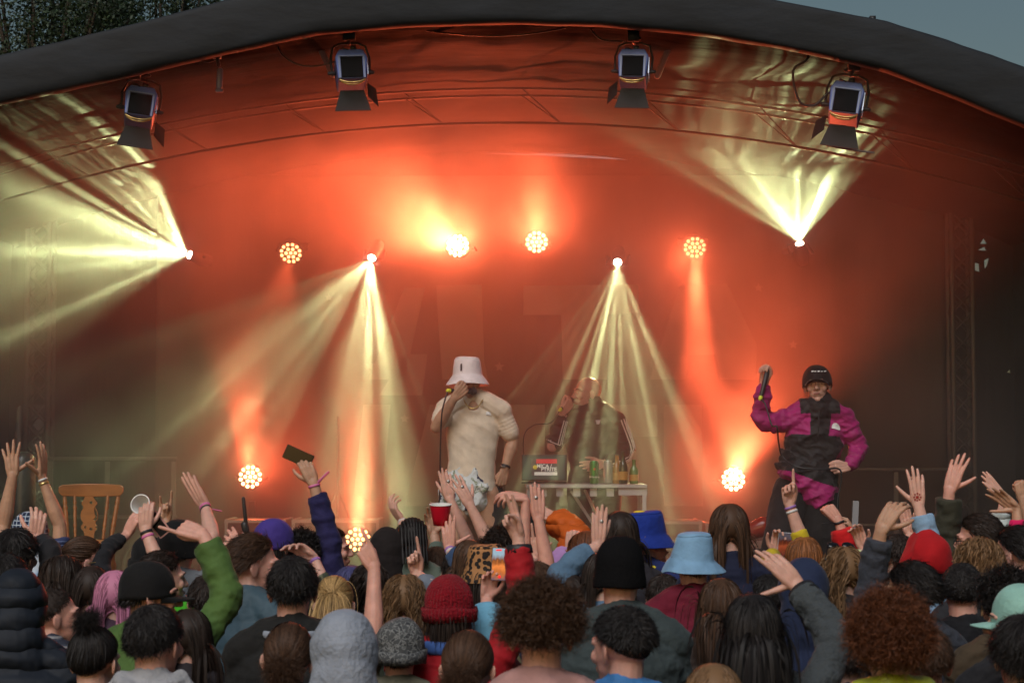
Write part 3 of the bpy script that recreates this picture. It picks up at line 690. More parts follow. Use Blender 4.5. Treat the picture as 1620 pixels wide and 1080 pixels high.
def head_shells(g, C, B, s, jaw=1.0):
    W = lambda p: C + B @ (np.array(p, float) * s)
    E = lambda p, r, rot=None: g.ell(W(p), tuple(q * s for q in r), B if rot is None else B @ rot, 20)
    E((0, -.012, .036), (.077, .096, .088)); E((0, .03, .0), (.066, .066, .085)); E((0, .036, -.045), (.055, .055, .06))
    E((0, .045, -.078), (.043 * jaw, .042, .034)); E((0, .078, -.096), (.02, .016, .016)); E((0, .0, -.06), (.055 * jaw, .055, .04))
    g.tube([W((0, .088, .022)), W((0, .104, -.008)), W((0, .113, -.026))], [.008 * s, .0105 * s, .0135 * s], 10)
    for t in (-1, 1):
        E((t * .0125, .1, -.03), (.009, .011, .008)); E((t * .04, .068, -.022), (.024, .021, .024))
        g.tube([W((t * .008, .092, .026)), W((t * .034, .088, .03)), W((t * .055, .068, .022))], .0095 * s, 8)
        E((t * .079, -.006, -.008), (.007, .018, .031), rotz(t * .35) @ rotx(-.15)); E((t * .086, -.014, -.002), (.005, .014, .024), rotz(t * .5))
        E((t * .031, .073, .006), (.0145, .0125, .0115))
    E((0, .095, -.056), (.021, .009, .0048)); E((0, .094, -.067), (.018, .009, .0055)); E((0, .085, -.062), (.03, .013, .02))
def torso_shells(g, J, s, fat=1.0, ext=0.0, low=.82, n=28):
    zs = [(1.5, .062, .062), (1.45, .10, .07), (1.425, .155, .088), (1.36, .178, .108), (1.26, .172, .12), (1.1, .150, .112), (.98, .158, .115), (.9, .168, .122), (low, .160, .116)]
    pts = []; rad = []
    for z, rx, ry in zs:
        t = (z - .9) / .6; c = J['hip'] + (J['neck'] - J['hip']) * t; pts.append(c + J['B'][:, 1] * (-.015 if z > 1.2 else 0) * s)
        rad.append(((rx * fat + ext) * s, (ry * fat + ext) * s))
    g.tube(pts[::-1], rad[::-1], n, side=J['B'][:, 0])
    for t in ('L', 'R'):
        Sx = J['S' + t]; nk = J['neck'] + V(0, 0, .035 * s); g.tube([nk, (nk + Sx) / 2 + V(0, 0, .012 * s), Sx], [(.05 + ext) * s, (.056 + ext) * s, (.058 + ext) * s], 12)
def frame(yaw, pitch=0, roll=0): return rotz(yaw) @ rotx(pitch) @ roty(roll)

# ---------------------------------------------------------------- hair
CR = np.array([0, -.012, .036]); RAD = np.array([.077, .096, .088])
def hairline(u, style='std'):
    x, y, z = u[:, 0], u[:, 1], u[:, 2]
    lim = np.where(y > 0, -.18 + .78 * y, -.18 + .62 * y)
    if style == 'fade': lim = np.where(y > 0, .02 + .65 * y, .02 + .12 * y)
    if style == 'high': lim = np.where(y > 0, -.12 + .7 * y, -.12 + .14 * y)
    if style == 'full': lim = np.where(y > 0, -.25 + .85 * y, -.25 + .75 * y)
    return z > lim
def sphere_pts(n, rng):
    u = rng.normal(size=(n * 3, 3)); u /= np.linalg.norm(u, axis=1)[:, None]; return u
def strands(rng, n, L, seg, width, comb, grav=.12, noise=.05, lift=.15, layer=(0, .06), curl=None, line='std', target=None, body=True, tip=.3, crown=(0, -.35, .94), zmax=2, lvar=.2):
    u = sphere_pts(n, rng); u = u[hairline(u, line) & (u[:, 2] < zmax)][:n]; n = len(u)
    nr = u / RAD; nr /= np.linalg.norm(nr, axis=1)[:, None]
    p = CR + RAD * u * (1.0 + layer[0]); off = rng.uniform(layer[0], layer[1], n)[:, None]
    if comb == 'radial': d = nr.copy()
    elif comb == 'crown': c = nrm(crown); d = u - c * (u @ c)[:, None] * 1.0; d = d + np.array([0, 0, -.05])
    elif comb == 'part': d = np.stack([np.sign(u[:, 0] + 1e-3) * .75, np.full(n, -.35), np.full(n, -.3)], 1)
    elif comb == 'back': d = np.tile([0, -1., -.15], (n, 1))
    elif comb == 'fwd': c = nrm(crown); d = u - c * (u @ c)[:, None]; d = d + np.array([.3, .35, 0])
    elif comb == 'target': d = np.array(target) - p
    d = d + rng.normal(size=(n, 3)) * noise * 3
    d = d / (np.linalg.norm(d, axis=1)[:, None] + 1e-9)
    if comb != 'radial':
        d = d - nr * (d * nr).sum(1)[:, None]; d = d / (np.linalg.norm(d, axis=1)[:, None] + 1e-9); d = d + nr * lift; d /= np.linalg.norm(d, axis=1)[:, None]
    ln = L * (1 + rng.uniform(-lvar, lvar, n)); ds = (ln / seg)[:, None]
    path = [p.copy()]; passed = np.zeros(n, bool)
    wob = rng.normal(size=(n, 3)) * noise
    for k in range(seg):
        if comb == 'target':
            tg = np.array(target) + rng.normal(size=(n, 3)) * .004; td = tg - p; dist = np.linalg.norm(td, axis=1); passed |= dist < .03
            td = td / (dist[:, None] + 1e-9); d = np.where(passed[:, None], d * .7 + np.array([0, -.12, -.34]), d * .45 + td * .55)
        else: d = d * (1 - grav) + np.array([0, 0, -1.]) * grav
        if k % 2 == 0: wob = wob * .6 + rng.normal(size=(n, 3)) * noise
        d = d + wob; d /= np.linalg.norm(d, axis=1)[:, None]
        p = p + d * ds
        rr = RAD * (1 + off); q = (p - CR) / rr; m = np.linalg.norm(q, axis=1); ins = m < 1
        p = np.where(ins[:, None], CR + rr * q / (m[:, None] + 1e-9), p)
        if body:
            bc = np.array([0, -.03, -.5]); br = np.array([.215, .13, .29]) * (1 + off * .3); q = (p - bc) / br; m = np.linalg.norm(q, axis=1); ins = m < 1
            p = np.where(ins[:, None], bc + br * q / (m[:, None] + 1e-9), p)
            nk = (p[:, 2] < -.05) & (p[:, 2] > -.3); r2 = np.hypot(p[:, 0], p[:, 1] + .0); f = np.where(nk & (r2 < .066), .066 / (r2 + 1e-6), 1); p[:, :2] *= f[:, None]
        path.append(p.copy())
    A = np.stack(path, 1)                                   # n, seg+1, 3
    if curl:
        amp, fr = curl; T = np.gradient(A, axis=1); T /= np.linalg.norm(T, axis=2)[:, :, None] + 1e-9
        e1 = np.cross(T, np.array([.3, .5, .8])); e1 /= np.linalg.norm(e1, axis=2)[:, :, None] + 1e-9; e2 = np.cross(T, e1)
        s = np.linspace(0, 1, seg + 1)[None, :] * ln[:, None]; ph = rng.uniform(0, 6.28, n)[:, None] + s * 2 * math.pi / fr
        a = amp * np.minimum(1, np.linspace(0, 1, seg + 1) * 4)[None, :] * rng.uniform(.6, 1.3, n)[:, None]
        A = A + e1 * (np.cos(ph) * a)[:, :, None] + e2 * (np.sin(ph) * a)[:, :, None]
    T = np.gradient(A, axis=1); out = A - CR; out[:, :, 2] *= .3
    if curl: out = rng.normal(size=(n, 1, 3)) + out * 2
    wv = np.cross(T, out); wv /= np.linalg.norm(wv, axis=2)[:, :, None] + 1e-9
    on = out / (np.linalg.norm(out, axis=2)[:, :, None] + 1e-9); an = rng.uniform(-.7, .7, n)[:, None, None]; wv = wv * np.cos(an) + on * np.sin(an)
    prof = np.ones(seg + 1); prof = np.minimum(1, (1.03 - np.linspace(0, 1, seg + 1)) / tip)
    wv = wv * (prof[None, :, None] * width * rng.uniform(.6, 1.3, n)[:, None, None] * .5)
    v = np.stack([A - wv, A + wv], 2).reshape(n, -1, 3)      # n, 2(seg+1), 3
    b = (np.arange(n) * 2 * (seg + 1))[:, None]; k = np.arange(seg)[None, :] * 2
    q = np.stack([b + k, b + k + 1, b + k + 3, b + k + 2], 2).reshape(-1, 4)
    return v.reshape(-1, 3), q
def scalp(rng, t, line='std', lump=.0, n=44):
    """under-layer of hair on the skull"""
    m = n // 2; th = np.linspace(0.02, math.pi, m + 1); ph = np.linspace(0, 2 * math.pi, n, endpoint=False)
    u = np.stack([np.outer(np.sin(th), np.cos(ph)), np.outer(np.sin(th), np.sin(ph)), np.outer(np.cos(th), np.ones(n))], 2).reshape(-1, 3)
    ok = hairline(u, line); edge = np.where(u[:, 1] > 0, u[:, 2] + .18 - .78 * u[:, 1], u[:, 2] + .18 - .62 * u[:, 1])
    if line == 'fade': edge = u[:, 2] - .02 - .65 * np.maximum(u[:, 1], 0)
    if line == 'high': edge = u[:, 2] + .12 - .7 * np.maximum(u[:, 1], 0)
    tt = t * np.clip(edge * 3 + .15, .1, 1)
    if lump: tt = tt + lump * np.array([mnoise.noise(Vector(p * 5 + rng.uniform())) for p in u]) * np.clip(edge * 3, 0, 1)
    v = CR + u * (RAD + tt[:, None])
    i = np.arange(m)[:, None] * n; j = np.arange(n)[None, :]; j2 = (j + 1) % n
    q = np.stack([i + j, i + n + j, i + n + j2, i + j2], 2).reshape(-1, 4)
    q = q[ok[q].all(axis=1)]
    return v, q
def make_hair(style, col, C, B, s, parent, lod, seed, L=None, name='hair'):
    turned = abs(B[0, 1]) > .55 or B[1, 1] < 0; cr_ = 'back' if turned else 'crown'; bo_ = 'part' if turned else 'crown'
    rng = np.random.default_rng(seed); K = lod; parts = []
    w = .00165 / math.sqrt(K)
    N = lambda x: int(x * K * 1.35)
    if style == 'short':
        parts = [scalp(rng, .009, lump=.004), strands(rng, N(5500), L or .035, 5, w * 1.1, cr_, .12, .055, .12, (.05, .15), body=False, lvar=.4)]
    elif style == 'crop':
        parts = [scalp(rng, .004), strands(rng, N(5000), .012, 3, w, 'crown', .02, .08, .3, (.02, .06), body=False)]
    elif style == 'fade':
        parts = [scalp(rng, .008, 'fade', .004), strands(rng, N(4500), L or .03, 4, w * 1.1, 'fwd', .1, .07, .15, (.06, .17), body=False, line='fade', lvar=.4),
                 strands(rng, N(9000), .008, 2, w * .8, 'crown', .0, .1, .2, (.0, .015), body=False)]
    elif style == 'curly':
        Lc = L or .045
        parts = [scalp(rng, Lc * .5, 'std', .012), strands(rng, N(5500), Lc * 1.15, 12, w * 1.25, 'radial', .09, .16, 0, (.02, .2), curl=(.006, .022), line='std', body=False, lvar=.45)]
    elif style == 'curlytop':
        Lc = L or .045
        parts = [scalp(rng, Lc * .5, 'high', .012), strands(rng, N(5500), Lc * 1.15, 12, w * 1.2, 'radial', .06, .16, 0, (.02, .2), curl=(.006, .022), line='high', body=False, lvar=.45),
                 strands(rng, N(9000), .008, 2, w * .8, 'crown', .0, .1, .2, (.0, .015), body=False)]
    elif style == 'long':
        Lc = L or .42
        parts = [scalp(rng, .01), strands(rng, N(1100), Lc * .95, 13, .011, 'part', .42, .01, .0, (.03, .09), line='full'), strands(rng, N(4200), Lc, 16, w * 1.25, 'part', .42, .012, .02, (.05, .15), line='full', lvar=.12)]
    elif style == 'wavy':
        Lc = L or .4
        parts = [scalp(rng, .012), strands(rng, N(1000), Lc * .9, 13, .011, 'part', .38, .02, .0, (.04, .13), line='full'), strands(rng, N(3800), Lc, 20, w * 1.4, 'part', .34, .022, .04, (.06, .24), curl=(.007, .07), line='full')]
    elif style == 'bob':
        Lc = L or .23
        parts = [scalp(rng, .012), strands(rng, N(1000), Lc * .95, 9, .011, bo_, .38, .012, .0, (.04, .1), line='full'), strands(rng, N(4800), Lc, 12, w * 1.25, bo_, .36, .016, .03, (.06, .19), line='full')]
    elif style == 'pony':
        Lc = L or .38; tg = (0, -.125, .05)
        parts = [scalp(rng, .007), strands(rng, N(4200), Lc, 16, w * 1.2, 'target', 0, .012, .1, (.04, .11), target=tg, line='full', body=True)]
    elif style == 'bun':
        tg = (0, -.118, -.02)
        parts = [scalp(rng, .007), strands(rng, N(3800), .19, 10, w * 1.2, 'target', 0, .012, .08, (.04, .1), target=tg, line='full', body=False)]
        v, q = strands(rng, N(1500), .16, 12, w * 1.3, 'crown', .05, .1, .2, (.0, .15), curl=(.006, .05), body=False, line='full'); v = (v - CR) * .42 + np.array([0, -.135, -.02]); parts.append((v, q))
    elif style == 'topbun':
        parts = [scalp(rng, .01), strands(rng, N(3800), .13, 10, w * 1.2, 'target', 0, .03, .1, (.05, .14), target=(0, -.05, .13), line='full', body=False)]
        v, q = strands(rng, N(1500), .16, 12, w * 1.4, 'crown', .05, .15, .3, (.0, .2), curl=(.004, .05), body=False, line='full'); v = (v - CR) * .33 + np.array([0, -.05, .15]); parts.append((v, q))
        v, q = scalp(rng, .0, 'full'); v = (v - CR) * .4 + np.array([0, -.05, .15]); parts.append((v, q))
    elif style == 'rows':
        sc = scalp(rng, .003); parts = [sc]
        v, f = [], []; n0 = 0
        for kx in np.linspace(-.82, .82, 9):
            pts = []
            for t in np.linspace(0.95, -.5, 46):
                a = t * math.pi / 2; u = np.array([kx * max(.25, math.cos(a * .6)), math.sin(a) * math.sqrt(max(0, 1 - kx * kx)), math.cos(a) * math.sqrt(max(0, 1 - kx * kx))]); u /= np.linalg.norm(u)
                pts.append(CR + RAD * u * 1.05)
            pts += [pts[-1] + np.array([0, -.01 * i, -.02 * i]) for i in range(1, 10)]
            rr = [.0085 * (1 + .28 * math.sin(i * 1.6)) for i in range(len(pts))]
            tv, tf = tube(pts, rr, 8); tf = [q for q in tf if len(q) == 4]; v.append(tv); f.append(np.array(tf) + n0); n0 += len(tv)
        parts.append((np.concatenate(v), np.concatenate(f)))
    elif style == 'under':      # what shows beneath a hat
        Lc = L or .05
        u = 'std' if Lc < .1 else 'full'
        parts = [strands(rng, N(2200 if Lc < .1 else 3800), Lc, 4 if Lc < .1 else 13, w * 1.2, 'crown', .4, .02, .0, (-.02, .02), line=u, body=Lc > .1, zmax=-.08)]
    v, q = merge(*parts)
    v = C + (v * s) @ B.T
    return np_mesh(name, v, q, hairmat(col), parent)

# ---------------------------------------------------------------- hats
def grid_surface(prof, n, rib=0, ribk=0, ex=(1, 1)):
    v = []; k = len(prof)
    for i, (r, z) in enumerate(prof):
        for j in range(n):
            a = 2 * math.pi * j / n; rr = r * (1 + rib * math.cos(ribk * a)); v.append((rr * math.cos(a) * ex[0], rr * math.sin(a) * ex[1], z))
    i = np.arange(k - 1)[:, None] * n; j = np.arange(n)[None, :]; j2 = (j + 1) % n
    q = np.stack([i + j, i + j2, i + n + j2, i + n + j], 2).reshape(-1, 4)
    return np.array(v), q
def lumpy(v, amp, sc, seed):
    return v + np.array([[mnoise.noise(Vector(p * sc + seed)), mnoise.noise(Vector(p * sc + seed + 9)), mnoise.noise(Vector(p * sc + seed + 19))] for p in v]) * amp
def make_hat(kind, m, C, B, s, parent, seed=0, **k):
    c0 = np.array([0, -.0115, k.get('up', 0)]); mats = m
    if kind == 'beanie':
        top = k.get('top', .145); prof = [(.003, top)] + [(.094 * math.sin(t) ** .76, .035 + (top - .035) * math.cos(t)) for t in np.linspace(.15, math.pi / 2, 16)] + [(.099, .0), (.1, -.022)]
        if k.get('cuff', 1): prof += [(.1, -.024), (.107, -.03), (.109, .0), (.108, .018), (.101, .022)]
        else: prof += [(.099, -.03), (.094, -.028)]
        v, q = grid_surface(prof, 240 if k.get('ribs', 1) else 72, .018 if k.get('ribs', 1) else 0, 40, (1, 1.16)); v = lumpy(v, k.get('lump', .008), 9, seed); nm = 'beanie'
    elif kind == 'bucket':
        b = k.get('brim', .052); prof = [(.002, .145), (.03, .146), (.058, .145), (.072, .141), (.078, .135), (.0765, .131), (.081, .128), (.086, .095), (.091, .055), (.094, .034), (.098, .026), (.098 + b * .25, .015), (.1 + b * .6, -.005), (.1 + b, -.028), (.1 + b + .001, -.031), (.098 + b, -.033), (.098 + b * .5, -.006), (.096, .015), (.09, .02)]
        pr = []
        for (a1, b1), (a2, b2) in zip(prof[:-1], prof[1:]): pr += [(a1, b1), ((a1 + a2) / 2, (b1 + b2) / 2)]
        v, q = grid_surface(pr + [prof[-1]], 72, 0, 0, (1, 1.14)); v = lumpy(v, k.get('lump', .012), 7, seed); nm = 'bucket_hat'
    elif kind == 'cap':
        prof = [(.002, .138)] + [(.094 * math.sin(t) ** .85, .03 + .108 * math.cos(t)) for t in np.linspace(.15, math.pi / 2, 14)] + [(.095, .012), (.095, -.004), (.09, -.004)]
        v, q = grid_surface(prof, 72, 0, 0, (1, 1.14)); v = lumpy(v, .005, 8, seed)
        # bill
        bv = []; nb = 16; mb = 6
        for zo in (0, -.004):
            for i in range(nb + 1):
                a = R(22) + R(136) * i / nb
                for j in range(mb + 1):
                    t = j / mb; r0 = np.array([.094 * math.cos(a), .107 * math.sin(a)]); r1 = np.array([.082 * math.cos(a), .107 * math.sin(a) + .072 * math.sin(math.pi * (i / nb)) ** .6])
                    xy = r0 * (1 - t) + r1 * t; bv.append((xy[0], xy[1], .006 - .35 * xy[0] ** 2 * 6 * (.3 + t) * .6 - .012 * t + zo))
        bv = np.array(bv); one = (nb + 1) * (mb + 1); bq = []
        for i in range(nb):
            for j in range(mb):
                a = i * (mb + 1) + j; bq.append((a, a + 1, a + mb + 2, a + mb + 1)); bq.append((one + a, one + a + mb + 1, one + a + mb + 2, one + a + 1))
            a = i * (mb + 1) + mb; bq.append((a, one + a, one + a + mb + 1, a + mb + 1))
        q = np.concatenate([q, np.array(bq) + len(v)]); v = np.concatenate([v, bv]); nm = 'cap'
    elif kind == 'scarf':
        prof = [(.002, .132)] + [(.088 * math.sin(t) ** .85, .03 + .102 * math.cos(t)) for t in np.linspace(.15, math.pi / 2, 14)] + [(.089, .0), (.086, -.03)]
        v, q = grid_surface(prof, 72, 0, 0, (1, 1.18)); v = lumpy(v, .006, 14, seed); nm = 'headscarf'
    B2 = B @ frame(k.get('yaw', 0), k.get('pitch', 0)); v = C + ((v * k.get('k', 1) + c0) * s) @ B2.T
    return np_mesh(nm, v, q, mats, parent)
HATTOP = dict(beanie=.145, bucket=.145, cap=.138, scarf=.132)
HAIRTOP = dict(short=.14, crop=.13, fade=.15, curly=.168, curlytop=.17, long=.136, wavy=.139, bob=.139, pony=.135, bun=.133, topbun=.19, rows=.135, bald=.124, under=.13)

# ---------------------------------------------------------------- whole figures
WARN = []; HELD = {}
def solve_arm(S, Wr, hint, s):
    l1, l2 = .29 * s, .265 * s; d = Wr - S; D = np.linalg.norm(d)
    if D > (l1 + l2) * .995: k = D / ((l1 + l2) * .995); l1 *= k; l2 *= k
    else: k = 1
    a = (l1 * l1 - l2 * l2 + D * D) / (2 * D); h = math.sqrt(max(0, l1 * l1 - a * a)); u = d / D
    hv = hint - S; hv = hv - u * hv.dot(u); hv = nrm(hv) if np.linalg.norm(hv) > 1e-4 else nrm(np.cross(u, V(0, 1, 0)))
    return S + u * a + hv * h, k
PEOPLE = []
def person(label, x, y, d, top=None, hair=('short', 'dark'), hat=None, skin='fair', yaw=0, hyaw=None, pitch=0, roll=0, arms=(), hood=False, fat=1.0,
           dress=None, group='festival crowd seen from behind', lod=None, extra=(), jacket='jacket', down_hood=False, face=False, name='person', hairL=None, collar=None, drop=0):
    seed = len(PEOPLE) + 11; rng = np.random.default_rng(seed)
    htop = HATTOP[hat[0]] if hat else (.155 if hood else HAIRTOP[hair[0]])
    zt = P(x, y, d)[2]; H = zt - (htop - .125) - drop; s = H / 1.75
    if H < 1.42 or H > 2.02: WARN.append('HEIGHT %s %.2f' % (label, H))
    s = min(max(s, .88), 1.09); lift = 0
    hs = s ** .6
    lod = lod or (1.4 if d < 6.8 else .8 if d < 8.3 else .42)
    yw = R(yaw); hy = R(yaw if hyaw is None else hyaw); BB = frame(yw); HB = frame(hy, R(pitch), R(roll))
    xw = P(x, y, d)[0]; C = V(xw, d, H - .125 * hs)                      # head centre
    base = V(xw, d - .02, 0) - BB @ V(0, -.0, 0)
    neck = C + BB @ (V(0, -.035, -.165) * s); hip = V(base[0], d - .03, H * .515)
    J = dict(B=BB, neck=neck, hip=hip)
    for t, q in (('L', -1), ('R', 1)): J['S' + t] = neck + BB @ (V(q * .168 * fat ** .5, 0, -.062) * s)
    mb = empty(name, (xw, d, 0)) if False else None
    core = MB(); torso_shells(core, J, s, fat, 0.0, n=20)
    core.tube([C + HB @ V(0, -.02, -.03) * hs, neck + V(0, 0, .03 * s), neck - V(0, 0, .04)], [.056 * s, .057 * s, .07 * s], 14)
    for q in (-1, 1):
        h = hip + BB @ V(q * .088 * s, 0, -.02); kn = V(h[0], h[1] + .02, .48 * s); an = V(h[0] + q * .02, h[1], .09)
        core.tube([h, kn, an], [.085 * s, .056 * s, .042 * s], 12); core.tube([an - V(0, .05, .04), an + BB @ V(0, .14, -.05)], [.04, .035], 10)
    parts = []; armdata = []
    spec = {a['s']: a for a in arms}
    gar = MB(); M0 = .019
    torso_shells(gar, J, s, fat * 1.03, M0, .84, 28)
    for t, q in (('L', -1), ('R', 1)):
        S = J['S' + t]; a = spec.get(t)
        if a is None:
            E = S + BB @ (V(q * .05, .02, -.28) * s); Wr = E + BB @ (V(q * -.03, .13, -.22) * s); Bh = BB @ rotz(0) @ np.stack([V(q * 1., 0, 0) * 1, V(0, .35, -.94), V(0, .94, .35) * 1], 1)
            if np.linalg.det(Bh) < 0: Bh[:, 0] *= -1
            sl = 1.85; pose = 'relaxed'; vox = .0065
        else:
            dd = a.get('dd', .1); Wp = P(a['w'][0], a['w'][1], d + dd); k = 1
            best = None
            for dz in np.arange(-.05, .42, .03):
                Wq = P(a['w'][0], a['w'][1], d + dz); D = np.linalg.norm(Wq - S); c = abs(D - a.get('reach', .5) * s) + abs(dz - dd) * .25
                if best is None or c < best[0]: best = (c, dz)
            dz = best[1]; Wr = P(a['w'][0], a['w'][1], d + dz)
            hint = P(*a.get('e', ((P0(S)[0] + a['w'][0]) / 2 + q * 15, (P0(S)[1] + a['w'][1]) / 2 + 10)), d + dz * .5 + a.get('ed', 0))
            E, k = solve_arm(S, Wr, hint, s)
            if k > 1.18: WARN.append('REACH %s %s x%.2f' % (label, t, k))
            tip = P(a['t'][0], a['t'][1], d + dz + a.get('td', .0)); Y = nrm(tip - Wr)
            Z = V(0, -1, 0) - Y * (-Y[1]); Z = nrm(Z) if np.linalg.norm(Z) > .05 else V(0, 0, 1); X = np.cross(Y, Z); rl = R(a.get('roll', 0))
            Z2 = Z * math.cos(rl) + X * math.sin(rl); X2 = np.cross(Y, Z2); Bh = np.stack([X2, Y, Z2], 1)
            sl = a.get('sl', 1.85); pose = a.get('pose', 'open'); vox = .0032
            a['_W'] = Wr; a['_B'] = Bh; HELD[label[:24] + t] = (Wr, Bh)
        g = MB(); arm_shells(g, S, E, Wr, s, Bh); hand_shells(g, Wr, Bh, s * (a.get('hs', 1.0) if a else 1), t, pose)
        parts.append(fuse(g, vox, 3)); armdata.append((t, S, E, Wr, Bh, a))
        # sleeve
        def along(u): return S + (E - S) * u if u <= 1 else E + (Wr - E) * (u - 1)
        us = np.linspace(0.0, sl, 22); r0 = .064 * s; r1 = (a or {}).get('cuff', .041) * s; th = (a or {}).get('puff', 1.0)
        rr = []
        for i, u in enumerate(us):
            r = (r0 + (r1 - r0) * (u / max(sl, .01))) * th
            r += (.0022 * math.sin(i * 2.3 + seed) + .002 * math.sin(i * 4.1 + seed * 2)) * (1 if 0 < i < 20 else 0)
            if abs(u - 1) < .12: r += .004
            rr.append(max(r, .036 * s))
        pts = []
        for u in us:
            p = along(u)
            if abs(u - 1) < .25: m_ = along(.75) * .5 + along(1.25) * .5; w_ = 1 - abs(u - 1) / .25; p = p * (1 - .35 * w_) + m_ * .35 * w_
            pts.append(p)
        gar.tube(pts, rr, 16, cap=False)
    hd = MB(); head_shells(hd, C, HB, hs); hd.tube([C + HB @ V(0, -.02, -.03) * hs, neck + V(0, 0, .02)], [.056 * s, .058 * s], 14)
    parts.append(fuse(hd, .0042 if d < 7.5 else .005, 3)); parts.append(fuse(core, .014, 4))
    v, q = merge(*parts)
    body = np_mesh(name, v, q, SKIN[skin], loc=(xw, d, 0)); tag(body, label, 'person', group)
    # garment
    if hood:
        for c_, r_ in (((0, -.02, .02), (.108, .125, .135)), ((0, -.03, -.06), (.1, .115, .12))):
            gar.ell(C + HB @ (V(c_) * hs), tuple(z * hs for z in r_), HB, 24)
        gar.tube([C + HB @ V(0, -.05, -.03), neck + V(0, -.03, .0), neck - V(0, .03, .12)], [(.095, .1), (.12, .1), (.15, .08)], 20, side=HB[:, 0])
    if down_hood:
        nk = neck + BB @ V(0, -.075, .0); gar.tube([neck + BB @ V(-.09, .0, .045), nk + BB @ V(-.05, -.01, .0), nk + BB @ V(0, -.02, -.02), nk + BB @ V(.05, -.01, .0), neck + BB @ V(.09, .0, .045)], [.035, .05, .055, .05, .035], 12)
    gar.tube([neck + V(0, 0, .02 * s), neck + V(0, 0, .045 * s) + HB @ V(0, .004, 0)], [(.074 * s, .08 * s), (.07 * s, .075 * s)], 20, side=BB[:, 0])
    gv, gq = fuse(gar, .0065 if d < 7.7 else .0085, 2); gv = folds(gv, gq, .0038 if hood else .0065, (6, 6, 7), seed=seed * 1.7); gv = folds(gv, gq, .0012 if hood else .0032, (15, 15, 22), seed=seed * 2.3)
    tm = top or cloth('black', (34, 34, 38)); mats = [tm]; midx = None
    if dress: mats, midx = dress(gv, gq, C, neck, s, armdata, tm)
    np_mesh(jacket if not hood else 'hooded_jacket', gv, gq, mats, body, midx=midx)
    # trousers
    tr = MB()
    for q_ in (-1, 1):
        h = hip + BB @ V(q_ * .09 * s, 0, .03); kn = V(h[0], h[1] + .02, .48 * s); an = V(h[0] + q_ * .02, h[1], .07)
        tr.tube([h, kn, an], [.11 * s, .075 * s, .065 * s], 14)
    tr.tube([hip + V(0, 0, .06), hip - V(0, 0, .08)], [(.175 * s, .13 * s), (.16 * s, .125 * s)], 18, side=BB[:, 0])
    tr.build('trousers', TROUS[seed % 3], body)
    for q_ in (-1, 1):
        an = V(hip[0] + (BB @ V(q_ * .09 * s, 0, 0))[0] + q_ * .02, hip[1], .06); MB().tube([an - BB @ V(0, .06, .01), an + BB @ V(0, .12, -.015), an + BB @ V(0, .19, -.025)], [.045, .048, .035], 12).build('shoe', BLACK, body)
    # hair, hat
    if not hood:
        if hat:
            hk = hair[1]; make_hair('under', hk, C, HB, hs, body, lod * .8, seed, L=hairL or .05)
            make_hat(hat[0], hat[1], C, HB, hs, body, seed, **(hat[2] if len(hat) > 2 else {}))
        elif hair[0] != 'bald': make_hair(hair[0], hair[1], C, HB, hs, body, lod, seed, L=hairL)
    if abs(math.sin(hy)) > .5 or face or abs(math.cos(hy) + 1) < .5:
        g = MB()
        for t in (-1, 1): g.ell(C + HB @ (V(t * .031, .0815, .005) * hs), (.0085 * hs, .006 * hs, .0045 * hs), HB, 10)
        g.build('eyes', mat('eyes', (.03, .02, .018), .2), body)
        g = MB()
        for t in (-1, 1): g.tube([C + HB @ (V(t * .014, .1, .0265) * hs), C + HB @ (V(t * .032, .0975, .0315) * hs), C + HB @ (V(t * .053, .079, .026) * hs)], .0032 * hs, 6)
        g.build('eyebrows', hairmat(hair[1]), body)
        MB().ell(C + HB @ (V(0, .1, -.0615) * hs), (.0205 * hs, .0065 * hs, .0065 * hs), HB, 12).build('lips', mat('lips', (.3, .11, .09), .7), body)
    for (t, S, E, Wr, Bh, a) in armdata:
        if a and a.get('band'):
            for i, bm in enumerate(a['band']):
                o_ = Wr - nrm(Wr - E) * (.014 + .02 * i); u = nrm(Wr - E); MB().tube([o_ - u * .006, o_ + u * .006], [(.0305 * s, .0245 * s)] * 2, 20, side=Bh[:, 0], cap=False).build('wristband', bm, body)
                if i == 0 and a.get('tail'):
                    e_ = P(*a['tail'], Wr[1] - .02); MB().tube([o_ + nrm(e_ - o_) * .025, e_], [(.006, .003), (.006, .003)], 6).build('wristband_tail', bm, body)
        if a and a.get('ring'): f = FINGERS[1 + (a['ring'] == 2)]; o_ = Wr + Bh @ (V(f[0] * (-1 if t == 'R' else 1), f[1] + .016, 0) * s); MB().tube([o_ - Bh[:, 1] * .0018, o_ + Bh[:, 1] * .0018], .0098, 12).build('ring', CHROME, body)
        if a and a.get('cuffm') is not None:
            u0 = a.get('sl', 1.85); p1 = E + (Wr - E) * (u0 - 1) if u0 > 1 else S + (E - S) * u0; u = nrm(Wr - E) if u0 > 1 else nrm(E - S); cr = a.get('cuff', .041) * s * a.get('puff', 1)
            MB().tube([p1 - u * .02, p1 + u * .012], [cr + .001, cr - .004], 20, cap=False).build('cuff', a['cuffm'], body)
    for fn in extra: fn(body, C, HB, hs, neck, BB, s)
    PEOPLE.append((label, x, y, d, H)); return body, J, armdata
def P0(w):
    """pixel of a world point"""
    v = np.array(w) - V(0, 0, CZ); f = V(0, math.cos(PITCH), math.sin(PITCH)); u = V(0, -math.sin(PITCH), math.cos(PITCH)); z = v @ f
    return (810 + FPX * v[0] / z, 540 - FPX * (v @ u) / z)
TROUS = [mat('dark_denim', (.03, .04, .07), .85, bump=.3, bscale=20), mat('black_trousers', (.015, .015, .017), .85, bump=.3), mat('brown_trousers', (.06, .045, .03), .85, bump=.3)]
